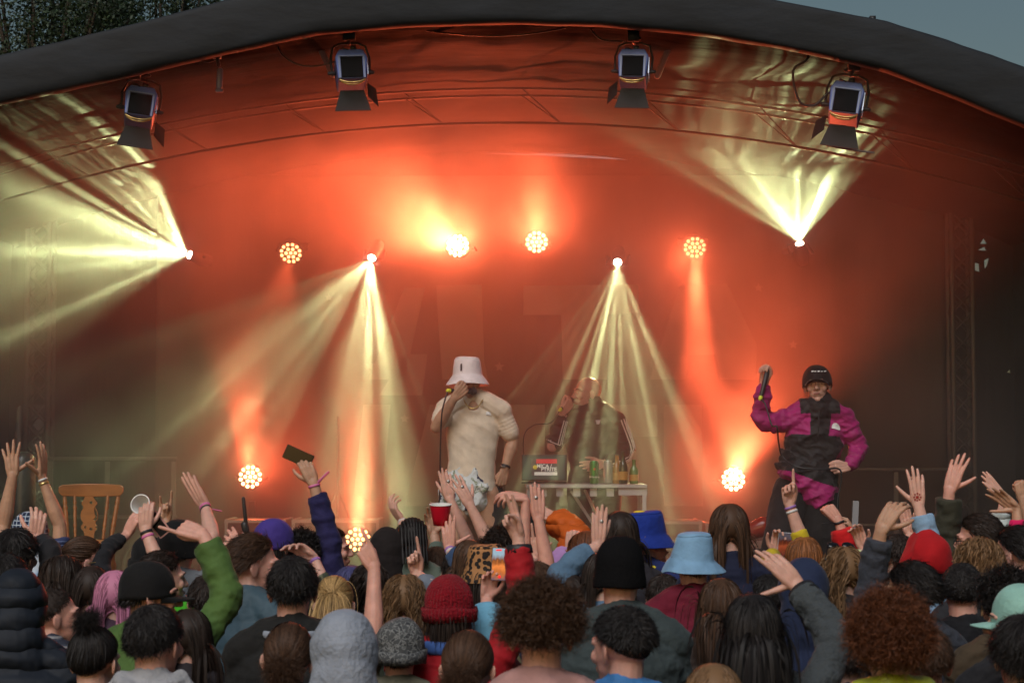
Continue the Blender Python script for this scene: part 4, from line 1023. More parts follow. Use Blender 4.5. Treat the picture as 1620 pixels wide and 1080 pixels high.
def glasses(mcol=None, up=0, r=.022):
    def fn(body, C, B, s, neck, BB, ss):
        g = MB(); z0 = .004 + up; y0 = .102 - up * .55
        for t in (-1, 1):
            g.tube([C + B @ (V(t * .032 + r * math.cos(a), y0, z0 + r * .8 * math.sin(a)) * s) for a in np.linspace(0, 2 * math.pi, 17)], .0018, 5)
            g.tube([C + B @ (V(t * .054, y0, z0) * s), C + B @ (V(t * .082, .03, z0 + .004) * s), C + B @ (V(t * .085, -.01, z0) * s)], .0017, 5)
        g.tube([C + B @ (V(-.01, y0 + .002, z0) * s), C + B @ (V(.01, y0 + .002, z0) * s)], .0017, 5); g.build('glasses', mcol or mat('gold_wire', (.7, .5, .2), .3, metal=.8), body)
    return fn
def shades(z=.13, y=.05):
    def fn(body, C, B, s, neck, BB, ss):
        g = MB()
        for t in (-1, 1): g.ell(C + B @ (V(t * .034, y, z) * s), (.028 * s, .008 * s, .02 * s), B @ rotx(-.9), 14)
        for t in (-1, 1): g.tube([C + B @ (V(t * .06, y, z) * s), C + B @ (V(t * .088, -.03, z - .06) * s)], .003, 6)
        g.build('sunglasses', mat('sunglass_black', (.01, .01, .012), .08), body)
    return fn
# ================================================================ performers
def zone(gv, gq): return gv[gq].mean(axis=1)
def figure(label, headpx, d, head_yaw, head_pitch, shoulders, hips, arms, legs, garment, skin, hair, hat, name='person', s=1.0, hroll=0, chest_yaw=180, hair_col='dark', trm=None, wide=1.0):
    """a performer whose joints are given in photo pixels; arms = {side: (elbow px, dz, wrist px, dz, tip px, dz, roll, pose)}"""
    C = P(*headpx, d); HB = frame(R(head_yaw), R(head_pitch), R(hroll)); BB = frame(R(chest_yaw))
    SL, SR = P(*shoulders['L'], d), P(*shoulders['R'], d); neck = (SL + SR) / 2 + V(0, 0, .055); hip = P(*hips, d)
    J = dict(B=BB, neck=neck, hip=hip, SL=SL, SR=SR)
    core = MB(); torso_shells(core, J, s, .88, 0, n=24)
    core.tube([C + HB @ V(0, -.02, -.03), neck + V(0, 0, .03), neck - V(0, 0, .05)], [.057, .06, .075], 16)
    hands = {}; parts = []
    for t, a in arms.items():
        S = J['S' + t]; E = P(*a['e'], d + a.get('ed', 0)); Wr = P(*a['w'], d + a.get('wd', 0)); tip = P(*a['t'], d + a.get('td', a.get('wd', 0)))
        Y = nrm(tip - Wr); Z = V(0, -1, 0) - Y * (-Y[1]); Z = nrm(Z) if np.linalg.norm(Z) > .05 else V(0, 0, 1); X = np.cross(Y, Z); rl = R(a.get('roll', 0))
        Z2 = Z * math.cos(rl) + X * math.sin(rl); Bh = np.stack([np.cross(Y, Z2), Y, Z2], 1)
        g = MB(); arm_shells(g, S, E, Wr, s, Bh, 1.08); hand_shells(g, Wr, Bh, s * a.get('hs', 1.05), t, a['pose']); parts.append(fuse(g, .0035, 3)); hands[t] = (S, E, Wr, Bh)
    for (h, k, f) in legs:
        h, k, f = P(*h, d), P(*k[:2], d + k[2]), V(*f)
        core.tube([h, (h + k) / 2, k, k + (f - k) * .3, f], [.098, .088, .06, .062, .04], 16); core.tube([f + V(0, .04, -.04), f + V(0, -.15, -.05)], [.04, .033], 10)
    hd = MB(); head_shells(hd, C, HB, 1.0); hd.tube([C + HB @ V(0, -.02, -.03), neck + V(0, 0, .02)], [.057, .06], 16); parts.append(fuse(hd, .0034, 2)); parts.append(fuse(core, .009, 4))
    v, q = merge(*parts); loc = (hip[0], d, DECK)
    body = np_mesh(name, v, q, SKIN[skin], loc=loc); tag(body, label, 'person', 'performers on the stage')
    g = MB()
    for t in (-1, 1): g.ell(C + HB @ V(t * .031, .0815, .005), (.009, .006, .0045), HB, 10)
    g.build('eyes', mat('eyes'), body)
    g = MB()
    for t in (-1, 1): g.tube([C + HB @ V(t * .014, .1, .0265), C + HB @ V(t * .032, .0975, .0325), C + HB @ V(t * .053, .079, .026)], .0036, 6)
    g.build('eyebrows', hairmat('dark'), body)
    MB().ell(C + HB @ V(0, .101, -.0615), (.0215, .006, .0075), HB, 12).build('lips', mat('lips'), body)
    garment(body, J, hands, C, HB, BB, hip)
    if hair: make_hair(hair, hair_col, C, HB, 1.0, body, .6, 5, L=.03)
    if hat: make_hat(hat[0], hat[1], C, HB, 1.0, body, 3, **(hat[2] if len(hat) > 2 else {}))
    for (h, k, f) in legs:
        f = V(*f); MB().tube([f + V(0, .06, -.05), f + V(0, -.08, -.05), f + V(0, -.18, -.06)], [.045, .05, .036], 14).build('shoe', mat('white_trainer', (.6, .6, .58), .5), body)
    return body, hands, C, HB
def sleeve(gar, S, E, Wr, sl, r0, r1, s, seed, amp=.007, n=26):
    us = np.linspace(0, sl, n); pts, rr = [], []
    for i, u in enumerate(us):
        p = S + (E - S) * u if u <= 1 else E + (Wr - E) * (u - 1)
        if abs(u - 1) < .25 and sl > 1.25:
            a = S + (E - S) * .75; b = E + (Wr - E) * .25; w = 1 - abs(u - 1) / .25; p = p * (1 - .3 * w) + (a + b) / 2 * .3 * w
        pts.append(p); rr.append(r0 + (r1 - r0) * u / sl + (amp * math.sin(i * 1.7 + seed) + amp * .6 * math.sin(i * 3.1 + seed)) * (0 < i < n - 1))
    gar.tube(pts, rr, 18)
def flat_on(body, poly_px, d, m, name, dep=.006, pull=0.0):
    g = MB(); g.prism([(P(x, y, d)[0], P(x, y, d)[2]) for x, y in poly_px], (0, d, 0), (1, 0, 0), (0, 0, 1), dep); return g.build(name, m, body, smooth=False)
def on_surface(target, poly_px, m, name, parent, off=.004, sub=3):
    """a printed or sewn mark following the cloth: polygon points dropped on to the garment surface"""
    from mathutils.bvhtree import BVHTree
    me = target.data; loc = Vector(world_loc(target)); bv = BVHTree.FromPolygons([v.co + loc for v in me.vertices], [tuple(p.vertices) for p in me.polygons])
    bm = bmesh.new(); vs = [bm.verts.new((x, y, 0)) for x, y in poly_px]; bm.faces.new(vs)
    bmesh.ops.triangulate(bm, faces=bm.faces[:]); bmesh.ops.subdivide_edges(bm, edges=bm.edges[:], cuts=sub, use_grid_fill=True)
    cam0 = Vector((0, 0, CZ))
    for v in bm.verts:
        far = Vector(P(v.co.x, v.co.y, 20)); dr = (far - cam0).normalized(); hit, nn, _, _ = bv.ray_cast(cam0, dr)
        if hit is None: hit = Vector(P(v.co.x, v.co.y, world_loc(parent)[1])); nn = Vector((0, -1, 0))
        if nn.dot(dr) > 0: nn = -nn
        v.co = hit + nn * off - Vector(world_loc(parent))
    me2 = bpy.data.meshes.new(name); bm.to_mesh(me2); bm.free(); me2.materials.append(m)
    o = bpy.data.objects.new(name, me2); COL.objects.link(o); o.parent = parent
    sd = o.modifiers.new('s', 'SOLIDIFY'); sd.thickness = .0015; return o

WHITE_PRINT = mat('white_print', (.75, .75, .75), .6)
DOME = [(0, 10), (0, 4), (2, 1), (5.5, 0), (10, 1), (13, 5), (13.6, 10), (11.5, 10), (11, 6), (8.5, 2.8), (8, 10), (5.8, 10), (6, 5), (4.4, 2.6), (3.6, 10)]
def dome(x, y, k, ang): c, s = math.cos(ang), math.sin(ang); return [(x + k * (a * c - b * s), y + k * (a * s + b * c)) for a, b in DOME]
# --- man in white bucket hat
TEE = cloth('sand_tee', (222, 207, 188), .1, 60, .85); TEE2 = TEE
def g_tee(body, J, hands, C, HB, BB, hip):
    gar = MB(); torso_shells(gar, J, 1.0, .91, .018, .90, 32)
    for t in ('L', 'R'): S, E, Wr, Bh = hands[t]; sleeve(gar, S, E, Wr, .72 if t == 'L' else .55, .063, .066, 1, 3, .002)
    v, q = fuse(gar, .006, 2)
    v = folds(v, q, .0042, (3.5, 3.5, 10), seed=5.3, rot=-38)
    o = np_mesh('tee_shirt', v, q, TEE, body)
    on_surface(o, dome(769, 650, .62, .1), WHITE_PRINT, 'chest_print', body)
    # neck chain
    g = MB(); n = J['neck']; g.tube([n + V(.065 * math.cos(a), -.045 - .075 * abs(math.sin(a)), .03 - .075 * abs(math.sin(a)) ** 1.4) for a in np.linspace(math.pi, 2 * math.pi, 18)], .004, 6); g.build('necklace', mat('gold_wire'), body)
    # patterned shorts with a bunched knot, one side rolled up
    sh = MB(); sh.tube([P(742, 752, 13.2), P(742, 772, 13.2), P(738, 786, 13.18)], [(.15, .13), (.168, .145), (.165, .14)], 26, side=(1, 0, 0))
    sh.tube([P(720, 770, 13.15), P(718, 786, 13.12)], [.1, .105], 18)
    for i in range(10): a = i * .63; c = P(765 + 3.5 * math.cos(a), 771 + 4 * math.sin(a), 13.06); sh.ell(c, (.018, .02, .016), None, 10)
    v, q = fuse(sh, .006, 2); v = folds(v, q, .011, (9, 9, 9), seed=2.2)
    m = mat('patterned_cotton', (.62, .66, .66), .85, bump=.3)
    if not m.get('p'):
        m['p'] = 1; nt = m.node_tree; N, L = nt.nodes, nt.links; b = N['Principled BSDF']; vz = N.new('ShaderNodeTexNoise'); vz.inputs['Scale'].default_value = 11; vz.inputs['Detail'].default_value = 3
        tc = N.new('ShaderNodeTexCoord'); L.new(tc.outputs['Object'], vz.inputs[0]); cr = N.new('ShaderNodeValToRGB'); cr.color_ramp.interpolation = 'CONSTANT'
        e = cr.color_ramp.elements; e[0].position = 0; e[0].color = (.02, .03, .08, 1); e[1].position = .38; e[1].color = (.6, .64, .66, 1); n3 = e.new(.58); n3.color = (.25, .3, .22, 1); n4 = e.new(.62); n4.color = (.6, .62, .6, 1)
        L.new(vz.outputs[0], cr.inputs[0]); L.new(cr.outputs[0], b.inputs['Base Color'])
    np_mesh('patterned_shorts', v, q, m, body)
    lg = MB(); lg.tube([P(770, 772, 13.25), P(778, 800, 13.22), P(786, 850, 13.2), P(786, 900, 13.25), P(787, 960, 13.3)], [.1, .105, .09, .08, .07], 18)
    v, q = fuse(lg, .009, 2); np_mesh('black_trouser_leg', folds(v, q, .006, (7, 7, 6), seed=1), q, cloth('black', (34, 34, 38)), body)
    S, E, Wr, Bh = hands['L']; u = nrm(Wr - E); o_ = Wr - u * .03; MB().tube([o_ - u * .007, o_ + u * .007], [(.034, .028)] * 2, 18, side=Bh[:, 0], cap=False).build('watch_strap', BLACK, body); MB().box(o_ + V(-.02, -.028, 0), (.03, .01, .03), Bh).build('watch_face', CHROME, body, smooth=False, bevel=.003)
HATW = cloth('white_cotton', (236, 226, 230), .25, 60, .85)
b1, h1, C1, HB1 = figure('man rapping in white bucket hat and sand coloured tee, one arm hanging', (740, 602), 13.2, 194, -6, dict(L=(792, 650), R=(706, 648)), (745, 776),
    dict(R=dict(e=(690, 676), ed=-.12, w=(719, 629), wd=-.2, t=(740, 608), td=-.2, roll=10, pose='grip'), L=dict(e=(812, 697), ed=.03, w=(798, 744), wd=-.02, t=(790, 775), roll=-20, pose='grip')),
    [((722, 782), (716, 856, -.15), (P(722, 960, 13.2)[0], 13.2, DECK + .1)), ((768, 782), (784, 860, 0), (P(788, 960, 13.3)[0], 13.3, DECK + .1))], g_tee, 'tan', 'under', ('bucket', HATW, dict(brim=.036, lump=.006, pitch=.16, k=1.05, up=.004)))
on_surface([o for o in b1.children if o.name.startswith('bucket_hat')][0], [(729, 576), (731.5, 575), (731.5, 586), (729, 587)], BLACK, 'hat_emblem', b1)
def microphone(a, b, label, d, r=.026):
    a, b = V(a), V(b); u = nrm(b - a); root = empty('microphone', tuple(a)); tag(root, label, 'microphone', 'handheld microphones')
    MB().tube([a, a + u * .17], [.019, .013], 14).build('handle', BLACK, root); MB().ell(a - u * .012, (r, r, r), None, 14).build('mesh_head', mat('mic_grille', (.08, .08, .08), .5, metal=.6, bump=.8, bscale=400), root)
    MB().tube([a + u * .168, a + u * .185], [.0135, .0135], 12).build('coloured_band', mat('yellow_band', (.75, .8, .05), .5), root)
    return a + u * .185
W1 = h1['R'][2]; B1h = h1['R'][3]; pc = W1 + B1h @ V(0, .08, -.03)
mout = C1 + HB1 @ V(0, .128, -.06); tail = microphone(mout, P(716, 618, 13.0), 'black microphone held to the mouth under the white bucket hat', 13.0)
def wire(pts3, r, label, m=BLACK, name='microphone_cable'):
    q = np.array(pts3); out = []; t = np.linspace(0, len(q) - 1, len(q) * 8)
    for u in t:
        i = min(int(u), len(q) - 2); w = u - i; p0, p1, p2, p3 = q[max(i - 1, 0)], q[i], q[i + 1], q[min(i + 2, len(q) - 1)]
        out.append(.5 * (2 * p1 + (p2 - p0) * w + (2 * p0 - 5 * p1 + 4 * p2 - p3) * w * w + (3 * p1 - p0 - 3 * p2 + p3) * w ** 3))
    return tag(MB().tube(out, r, 7).build(name, m), label, 'cable')
wire([tail, P(704, 632, 12.95), P(699, 655, 12.95), P(697, 700, 12.97), P(696, 760, 13.0), P(694, 830, 13.0), P(692, 930, 12.9), (P(700, 900, 12.7)[0], 12.7, DECK + .01)], .0055, 'black microphone cable hanging from the white hat rapper')

# --- bald DJ
TRK = cloth('track_black', (40, 42, 40), .35, 16, .6)
def g_track(body, J, hands, C, HB, BB, hip):
    gar = MB(); torso_shells(gar, J, 1.0, 1.06, .024, .86, 30)
    for t in ('L', 'R'): S, E, Wr, Bh = hands[t]; sleeve(gar, S, E, Wr, 1.82, .07, .045, 1, 5)
    n = J['neck']; gar.tube([n + V(0, 0, .0), n + V(0, 0, .06)], [(.078, .08), (.072, .075)], 22, side=BB[:, 0])
    v, q = fuse(gar, .007, 3); v = folds(v, q, .009, (4, 4, 9), seed=5.5, rot=20); o = np_mesh('track_jacket', v, q, TRK, body)
    for t in ('L', 'R'):
        S, E, Wr, Bh = hands[t]
        for k in (-1, 0, 1):
            path = []
            out = 1 if t == 'L' else -1
            for u in np.linspace(0.0, 1.78, 30):
                p = S + (E - S) * u if u <= 1 else E + (Wr - E) * (u - 1)
                if abs(u - 1) < .25: a = S + (E - S) * .75; b = E + (Wr - E) * .25; w = 1 - abs(u - 1) / .25; p = p * (1 - .3 * w) + (a + b) / 2 * .3 * w
                tg = nrm(E - S) if u < 1 else nrm(Wr - E); si = nrm(np.cross(tg, V(0, -1, 0))); si = si if si[0] * out > 0 or (u > 1 and si[2] < 0) else -si
                if u > 1: si = si if si[2] < 0 else -si
                r = .07 + (.045 - .07) * u / 1.82 + .006; an = .7 + k * .36; path.append(p + (si * math.cos(an) + V(0, -1, 0) * math.sin(an)) * (r + .004))
            MB().tube(path, [(.005, .004)] * len(path), 6).build('sleeve_stripe', WHITE_PRINT, body)
    tr = MB()
    for q_ in (-1, 1): h = P(940 + q_ * 20, 780, 14.6); tr.tube([h, V(h[0], 14.6, DECK + .5), V(h[0] + q_ * .03, 14.6, DECK + .08)], [.11, .085, .07], 14)
    tr.tube([P(940, 770, 14.6), P(940, 800, 14.6)], [(.17, .13), (.17, .13)], 20, side=(1, 0, 0)); tv, tq = fuse(tr, .012, 3); np_mesh('track_trousers', tv, tq, TRK, body)
    on_surface(o, [(942, 665), (946, 669), (950, 665), (948, 671), (944, 671)], WHITE_PRINT, 'chest_logo', body)
b2, h2, C2, HB2 = figure('bald DJ in black track jacket with three white sleeve stripes, behind the table', (929, 623), 14.6, 112, 2, dict(L=(974, 668), R=(903, 662)), (940, 776),
    dict(R=dict(e=(874, 706), ed=-.12, w=(890, 652), wd=-.16, t=(904, 634), roll=30, pose='grip'), L=dict(e=(994, 716), ed=-.02, w=(955, 733), wd=-.2, t=(925, 738), td=-.25, roll=0, pose='relaxed')),
    [((922, 785), (920, 860, 0), (P(918, 900, 14.6)[0], 14.6, DECK + .1)), ((960, 785), (962, 860, 0), (P(964, 900, 14.6)[0], 14.6, DECK + .1))], g_track, 'fair', None, None, chest_yaw=172)
t2 = microphone(C2 + HB2 @ V(0, .135, -.058), P(884, 650, 14.38), 'microphone the bald DJ holds to his mouth', 14.4)
wire([t2, P(872, 668, 14.4), P(845, 672, 14.4), P(829, 690, 14.4), P(830, 735, 14.4), P(836, 762, 14.3)], .005, 'thin cable curling down behind the laptop')

# --- man in magenta and black
MAG = cloth('magenta_shell', (158, 32, 104), .45, 18, .55, .1); BLK = cloth('black_shell', (36, 31, 33), .45, 18, .6, .1)
def g_anorak(body, J, hands, C, HB, BB, hip):
    gar = MB(); torso_shells(gar, J, 1.0, .97, .028, .92, 34)
    for t in ('L', 'R'): S, E, Wr, Bh = hands[t]; sleeve(gar, S, E, Wr, 1.8, .078, .053, 1, 2 if t == 'L' else 6, .005)
    [gar.tube([P(1272, 735, 13.2), P(x_, y_, 13.18)], [(.19, .155), (.1, .15)], 22, side=(1, 0, 0), cap=False) for x_, y_ in ((1252, 764), (1270, 775), (1288, 788), (1301, 799))]
    n = J['neck']
    gar.tube([n + V(-.02, 0, -.02), n + V(0, -.01, .055)], [(.105, .1), (.088, .092)], 22, side=BB[:, 0])
    gar.tube([n + V(.11, .03, .0), n + V(.06, .09, .04), n + V(0, .11, .045), n + V(-.06, .09, .04), n + V(-.11, .03, .0)], [.03, .045, .05, .045, .03], 12)
    v, q = fuse(gar, .0065, 2); v = folds(v, q, .013, (4, 4, 8), seed=6.6, rot=25); v = folds(v, q, .006, (8, 8, 18), seed=1.6, rot=-20)
    c = zone(v, q); px = np.array([P0(p) for p in c]); X, Y = px[:, 0], px[:, 1]
    hemline = np.interp(X, [1225, 1250, 1275, 1300, 1325], [742, 745, 754, 764, 770])
    onsleeve = np.zeros(len(c), bool)
    for t in ('L', 'R'):
        S, E, Wr, Bh = hands[t]
        for a, b, r in ((S, E, .11), (E, Wr, .1)):
            ab = b - a; u = np.clip(((c - a) @ ab) / (ab @ ab), 0, 1.1); dd = np.linalg.norm(c - (a + u[:, None] * ab), axis=1); onsleeve |= (dd < r) & (u > .12)
    black = (Y > 688 + (X - 1290) * .06) & (Y < hemline) & ~onsleeve
    black |= (X > 1283 - (Y - 640) * .03) & (X < 1316 - (Y - 650) * .12) & (Y < 692) & (Y > 600) & ~onsleeve
    black |= (c[:, 2] > n[2] - .015) & (np.abs(c[:, 0] - n[0]) < .13)
    o = np_mesh('anorak', v, q, [MAG, BLK], body, midx=black.astype(int))
    on_surface(o, dome(1317, 668, 1.0, .22), WHITE_PRINT, 'chest_logo', body)
    g = MB(); g.tube([P(1296, 650, 13.02), P(1294, 690, 12.99)], .004, 6); g.build('zip', BLK, body)
    tr = MB(); tr.tube([P(1250, 780, 13.2), P(1236, 850, 13.05), P(1222, 900, 13.1), P(1215, 960, 13.3)], [.125, .115, .1, .08], 18)
    tr.tube([P(1296, 785, 13.2), P(1301, 850, 13.15), P(1300, 900, 13.2), P(1300, 965, 13.3)], [.13, .12, .1, .08], 18); tv, tq = fuse(tr, .009, 3); np_mesh('baggy_trousers', folds(tv, tq, .009, (6, 6, 5), seed=4), tq, cloth('black_drill', (30, 27, 28), .4), body)
CAPB = cloth('black_cap', (24, 22, 24), .2, 60, .7)
b3, h3, C3, HB3 = figure('man in magenta and black anorak and black cap raising a microphone', (1293, 612), 13.2, 168, 8, dict(L=(1334, 664), R=(1256, 664)), (1280, 778),
    dict(R=dict(e=(1203, 668), ed=-.03, w=(1209, 606), wd=-.06, t=(1214, 575), roll=150, pose='grip'), L=dict(e=(1359, 710), ed=.02, w=(1343, 738), wd=-.12, t=(1318, 740), td=-.16, roll=10, pose='grip')),
    [((1258, 782), (1236, 856, -.15), (P(1216, 960, 13.3)[0], 13.3, DECK + .1)), ((1298, 782), (1301, 856, 0), (P(1300, 960, 13.3)[0], 13.3, DECK + .1))], g_anorak, 'fair', 'under', ('cap', CAPB, dict(pitch=.13, k=1.04, up=.008)), hroll=4)
for k, x in enumerate((1284, 1288, 1293, 1298, 1303)):
    try: on_surface([o for o in b3.children if o.name.startswith('cap')][0], [(x, 587 + (k % 2) * .6), (x + 3.6, 586.6 + (k % 2) * .6), (x + 3.4, 588.3), (x + .2, 588.8)], WHITE_PRINT, 'cap_lettering', b3, .004, 1)
    except Exception as e: print('cap lettering', e)
t3 = microphone(P(1213, 590, 13.1), P(1209, 606, 13.08), 'microphone held up in the fist of the magenta jacket man', 13.1, .022)
wire([t3, P(1211, 640, 13.0), P(1221, 672, 12.95), P(1229, 675, 12.9), P(1232, 700, 12.95), P(1238, 722, 13.0), P(1260, 738, 12.9), P(1300, 742, 12.9), P(1328, 742, 12.98), P(1330, 765, 13.0), P(1325, 800, 13.0), P(1330, 880, 13.0), (P(1335, 900, 13.)[0], 12.9, DECK + .02)], .0055, 'black cable looping between both hands of the magenta jacket man')

# ---------------------------------------------------------------- DJ table and what stands on it
d = 13.9; M_TAB = mat('white_table_metal', (.55, .53, .5), .4)
zt = P(900, 766, d)[2]; xa, xb = P(832, 766, d)[0], P(1024, 766, d)[0]
tb = empty('folding_table', ((xa + xb) / 2, d + .3, DECK)); tag(tb, 'white topped metal table carrying the laptop and drinks', 'table')
MB().box(((xa + xb) / 2, d + .3, zt - .012), (xb - xa, .62, .024)).build('table_top', mat('table_top_white', (.5, .48, .45), .35, var=.1), tb, smooth=False, bevel=.003)
g = MB()
for x in np.linspace(xa + .12, xb - .14, 6): g.box((x, d + .03, zt - .055), (.05, .02, .055))
g.build('under_bracket', M_TAB, tb, smooth=False)
for x in (xa + .02, xb - .02):
    for y in (d + .02, d + .58): MB().box((x, y, (DECK + zt - .03) / 2), (.028, .028, zt - .03 - DECK)).build('leg', M_TAB, tb, smooth=False, bevel=.002)
for a, b in (((905, 778), (985, 900)), ((926, 776), (960, 850))): MB().tube([P(*a, d + .1), P(*b, d + .35)], .011, 8).build('cross_brace', M_TAB, tb)
MB().box((xb - .1, d + .02, zt - .05), (.2, .025, .05)).build('corner_plate', M_TAB, tb, smooth=False)
lp = empty('laptop', tuple(P(860, 762, d + .12))); tag(lp, 'open dark laptop showing a small event poster towards the crowd', 'laptop')
zl = zt + .004; q0 = P(825, 719, d + .1); q1 = P(897, 762, d + .1); cx = (q0[0] + q1[0]) / 2; w = q1[0] - q0[0]; hh = q0[2] - zl - .02
MB().box((cx, d + .26, zl + .008), (w, .24, .014)).build('keyboard_half', BLACK, lp, smooth=False, bevel=.002)
MB().box((cx, d + .13, zl + .02 + hh / 2), (w, .012, hh)).build('screen_frame', mat('laptop_lid', (.03, .04, .035), .35), lp, smooth=False, bevel=.003)
MB().box((cx, d + .121, zl + .02 + hh / 2), (w * .93, .004, hh * .88)).build('screen', mat('dark_screen', (.02, .035, .03), .25, emit=(.06, .10, .08), estr=.35), lp, smooth=False)
pw = w * .6; ph = hh * .64; pc_ = V(cx + .005, d + .117, zl + .02 + hh * .52)
MB().box(pc_, (pw, .003, ph)).build('poster', mat('poster_dark', (.05, .04, .04), .5, emit=(.06, .05, .045), estr=.4), lp, smooth=False)
MB().box(pc_ + V(.012, -.002, ph * .36), (pw * .76, .003, ph * .26)).build('poster_header', mat('poster_red', (.6, .05, .05), .5, emit=(.7, .06, .06), estr=.4), lp, smooth=False)
MB().box(pc_ + V(.006, -.002, -ph * .38), (pw * .84, .003, ph * .2)).build('poster_footer', mat('poster_white', (.7, .68, .62), .5, emit=(.6, .6, .5), estr=.35), lp, smooth=False)
MB().tube([pc_ + V(-pw * .36, -.003, 0), pc_ + V(-pw * .36, -.005, 0)], .016, 14).build('poster_badge', mat('poster_yellow', (.6, .5, .05), .5, emit=(.6, .5, .05), estr=.3), lp)
def text(s, size, loc, m, parent, name='lettering', rot=(R(90), 0, 0), bold=0, align='CENTER'):
    c = bpy.data.curves.new(name, 'FONT'); c.body = s; c.size = size; c.extrude = .0006; c.offset = bold; c.align_x = align; c.align_y = 'CENTER'
    c.materials.append(m); tmp = bpy.data.objects.new('t', c); TS.collection.objects.link(tmp); TS.view_layers[0].update(); me = bpy.data.meshes.new_from_object(tmp.evaluated_get(TS.view_layers[0].depsgraph)); bpy.data.objects.remove(tmp); me.name = name
    o = bpy.data.objects.new(name, me); COL.objects.link(o); o.location = V(loc) - V(world_loc(parent)); o.rotation_euler = rot; o.parent = parent; return o
text('MICA /', .036, pc_ + V(-.005, -.004, ph * .07), mat('poster_white'), lp, bold=.0012); text('PYRITE', .036, pc_ + V(.028, -.004, -ph * .13), mat('poster_white'), lp, bold=.0012)
def can(x, yb, d, label, col, star=False):
    zb = zt + .002; c = V(P(x, yb, d)[0], d, zb); r = empty('drink_can', tuple(c)); tag(r, label, 'can', 'drinks on the DJ table')
    MB().lathe([(.001, 0), (.022, 0), (.031, .008), (.033, .02), (.033, .142), (.028, .156), (.026, .162)], 26, M=(np.eye(3), c)).build('body', mat('can_' + label[:6], col, .25, metal=.6), r)
    MB().lathe([(.027, .16), (.024, .164), (.001, .162)], 22, M=(np.eye(3), c)).build('lid', CHROME, r)
    if star:
        R5 = [(.013 * (1 if i % 2 == 0 else .42) * math.sin(i * math.pi / 5), .105 + .013 * (1 if i % 2 == 0 else .42) * math.cos(i * math.pi / 5)) for i in range(10)]
        g = MB(); g.prism(R5, c + V(0, -.0345, 0), (1, 0, 0), (0, 0, 1), .001); g.build('star', mat('star_red', (.7, .03, .02), .4), r, smooth=False)
        g = MB(); g.box(c + V(0, -.0338, .05), (.046, .002, .03)); 
        text('Heineken', .0185, c + V(0, -.0352, .05), WHITE_PRINT, r, bold=.0006)
can(940, 765, d + .02, 'green drink can with a red star at the front of the table', (.03, .28, .06), True)
can(962, 765, d + .2, 'silver can beside the green one', (.4, .4, .38))
def bottle(x, d, label, col, h=.2, tilt=0):
    c = V(P(x, 765, d)[0], d, zt + .002); r = empty('beer_bottle', tuple(c)); tag(r, label, 'bottle', 'drinks on the DJ table'); k = h / .23
    MB().lathe([(.001, 0), (.028, 0), (.031, .01), (.031, .12 * k), (.026, .145 * k), (.014, .17 * k), (.0125, .215 * k), (.014, .218 * k), (.013, .23 * k)], 22, M=(np.eye(3), c)).build('glass', mat('glass_' + str(col), col, .08, spec=.9), r)
    MB().lathe([(.0316, .03 * k), (.0318, .09 * k)], 22, M=(np.eye(3), c)).build('label_wrap', mat('amber_label', (.5, .28, .06), .5), r)
bottle(986, d + .04, 'dark green beer bottle in front of the amber one', (.01, .05, .015), .225); bottle(976, d + .22, 'amber bottle just behind the dark green one', (.35, .17, .02), .2); bottle(1003, d + .1, 'small bright green bottle at the end of the table', (.06, .2, .03), .17)
# ================================================================ the crowd
def wm(name, rgb, kind=None): return cloth(name, rgb)
PINKB = mat('pink_band', (.6, .15, .35), .5); BLKB = mat('black_band', (.015, .015, .018), .5); WHTB = mat('white_band', (.6, .6, .6), .5); PURB = mat('purple_band', (.3, .15, .45), .5)
def patterned(name, base, cols, scale, kind='noise', rough=.85):
    m = mat(name, base, rough, bump=.35, bscale=40); nt = m.node_tree; N, L = nt.nodes, nt.links; b = N['Principled BSDF']; tc = N.new('ShaderNodeTexCoord'); cr = N.new('ShaderNodeValToRGB')
    cr.color_ramp.interpolation = 'CONSTANT' if kind != 'tie' else 'EASE'; e = cr.color_ramp.elements
    if kind in ('noise', 'tie'):
        t = N.new('ShaderNodeTexNoise'); t.inputs['Scale'].default_value = scale; t.inputs['Detail'].default_value = 2; out = t.outputs[0]; L.new(tc.outputs['Object'], t.inputs[0])
    elif kind == 'spots':
        t = N.new('ShaderNodeTexVoronoi'); t.inputs['Scale'].default_value = scale; out = t.outputs['Distance']; L.new(tc.outputs['Object'], t.inputs[0])
    elif kind in ('bands', 'plaid'):
        t = N.new('ShaderNodeTexWave'); t.bands_direction = 'Z'; t.inputs['Scale'].default_value = scale; t.inputs['Distortion'].default_value = .4; out = t.outputs['Fac']; L.new(tc.outputs['Object'], t.inputs[0])
        if kind == 'plaid':
            t2 = N.new('ShaderNodeTexWave'); t2.bands_direction = 'X'; t2.inputs['Scale'].default_value = scale; L.new(tc.outputs['Object'], t2.inputs[0]); mm = N.new('ShaderNodeMath'); mm.operation = 'MAXIMUM'; L.new(t.outputs['Fac'], mm.inputs[0]); L.new(t2.outputs['Fac'], mm.inputs[1]); out = mm.outputs[0]
    e[0].position = cols[0][0]; e[0].color = (*cols[0][1], 1); e[1].position = cols[1][0]; e[1].color = (*cols[1][1], 1)
    for p, c in cols[2:]: x = e.new(p); x.color = (*c, 1)
    L.new(out, cr.inputs[0]); L.new(cr.outputs[0], b.inputs['Base Color']); return m
TIE = patterned('tie_dye_blue', (.4, .5, .65), [(.35, srgb(150, 180, 210)), (.6, srgb(215, 225, 235)), (.75, srgb(120, 150, 190))], 9, 'tie')
TIE2 = patterned('tie_dye_bright', (.5, .6, .6), [(.3, srgb(90, 150, 200)), (.5, srgb(210, 220, 140)), (.62, srgb(220, 170, 200)), (.75, srgb(230, 235, 240))], 12, 'tie')
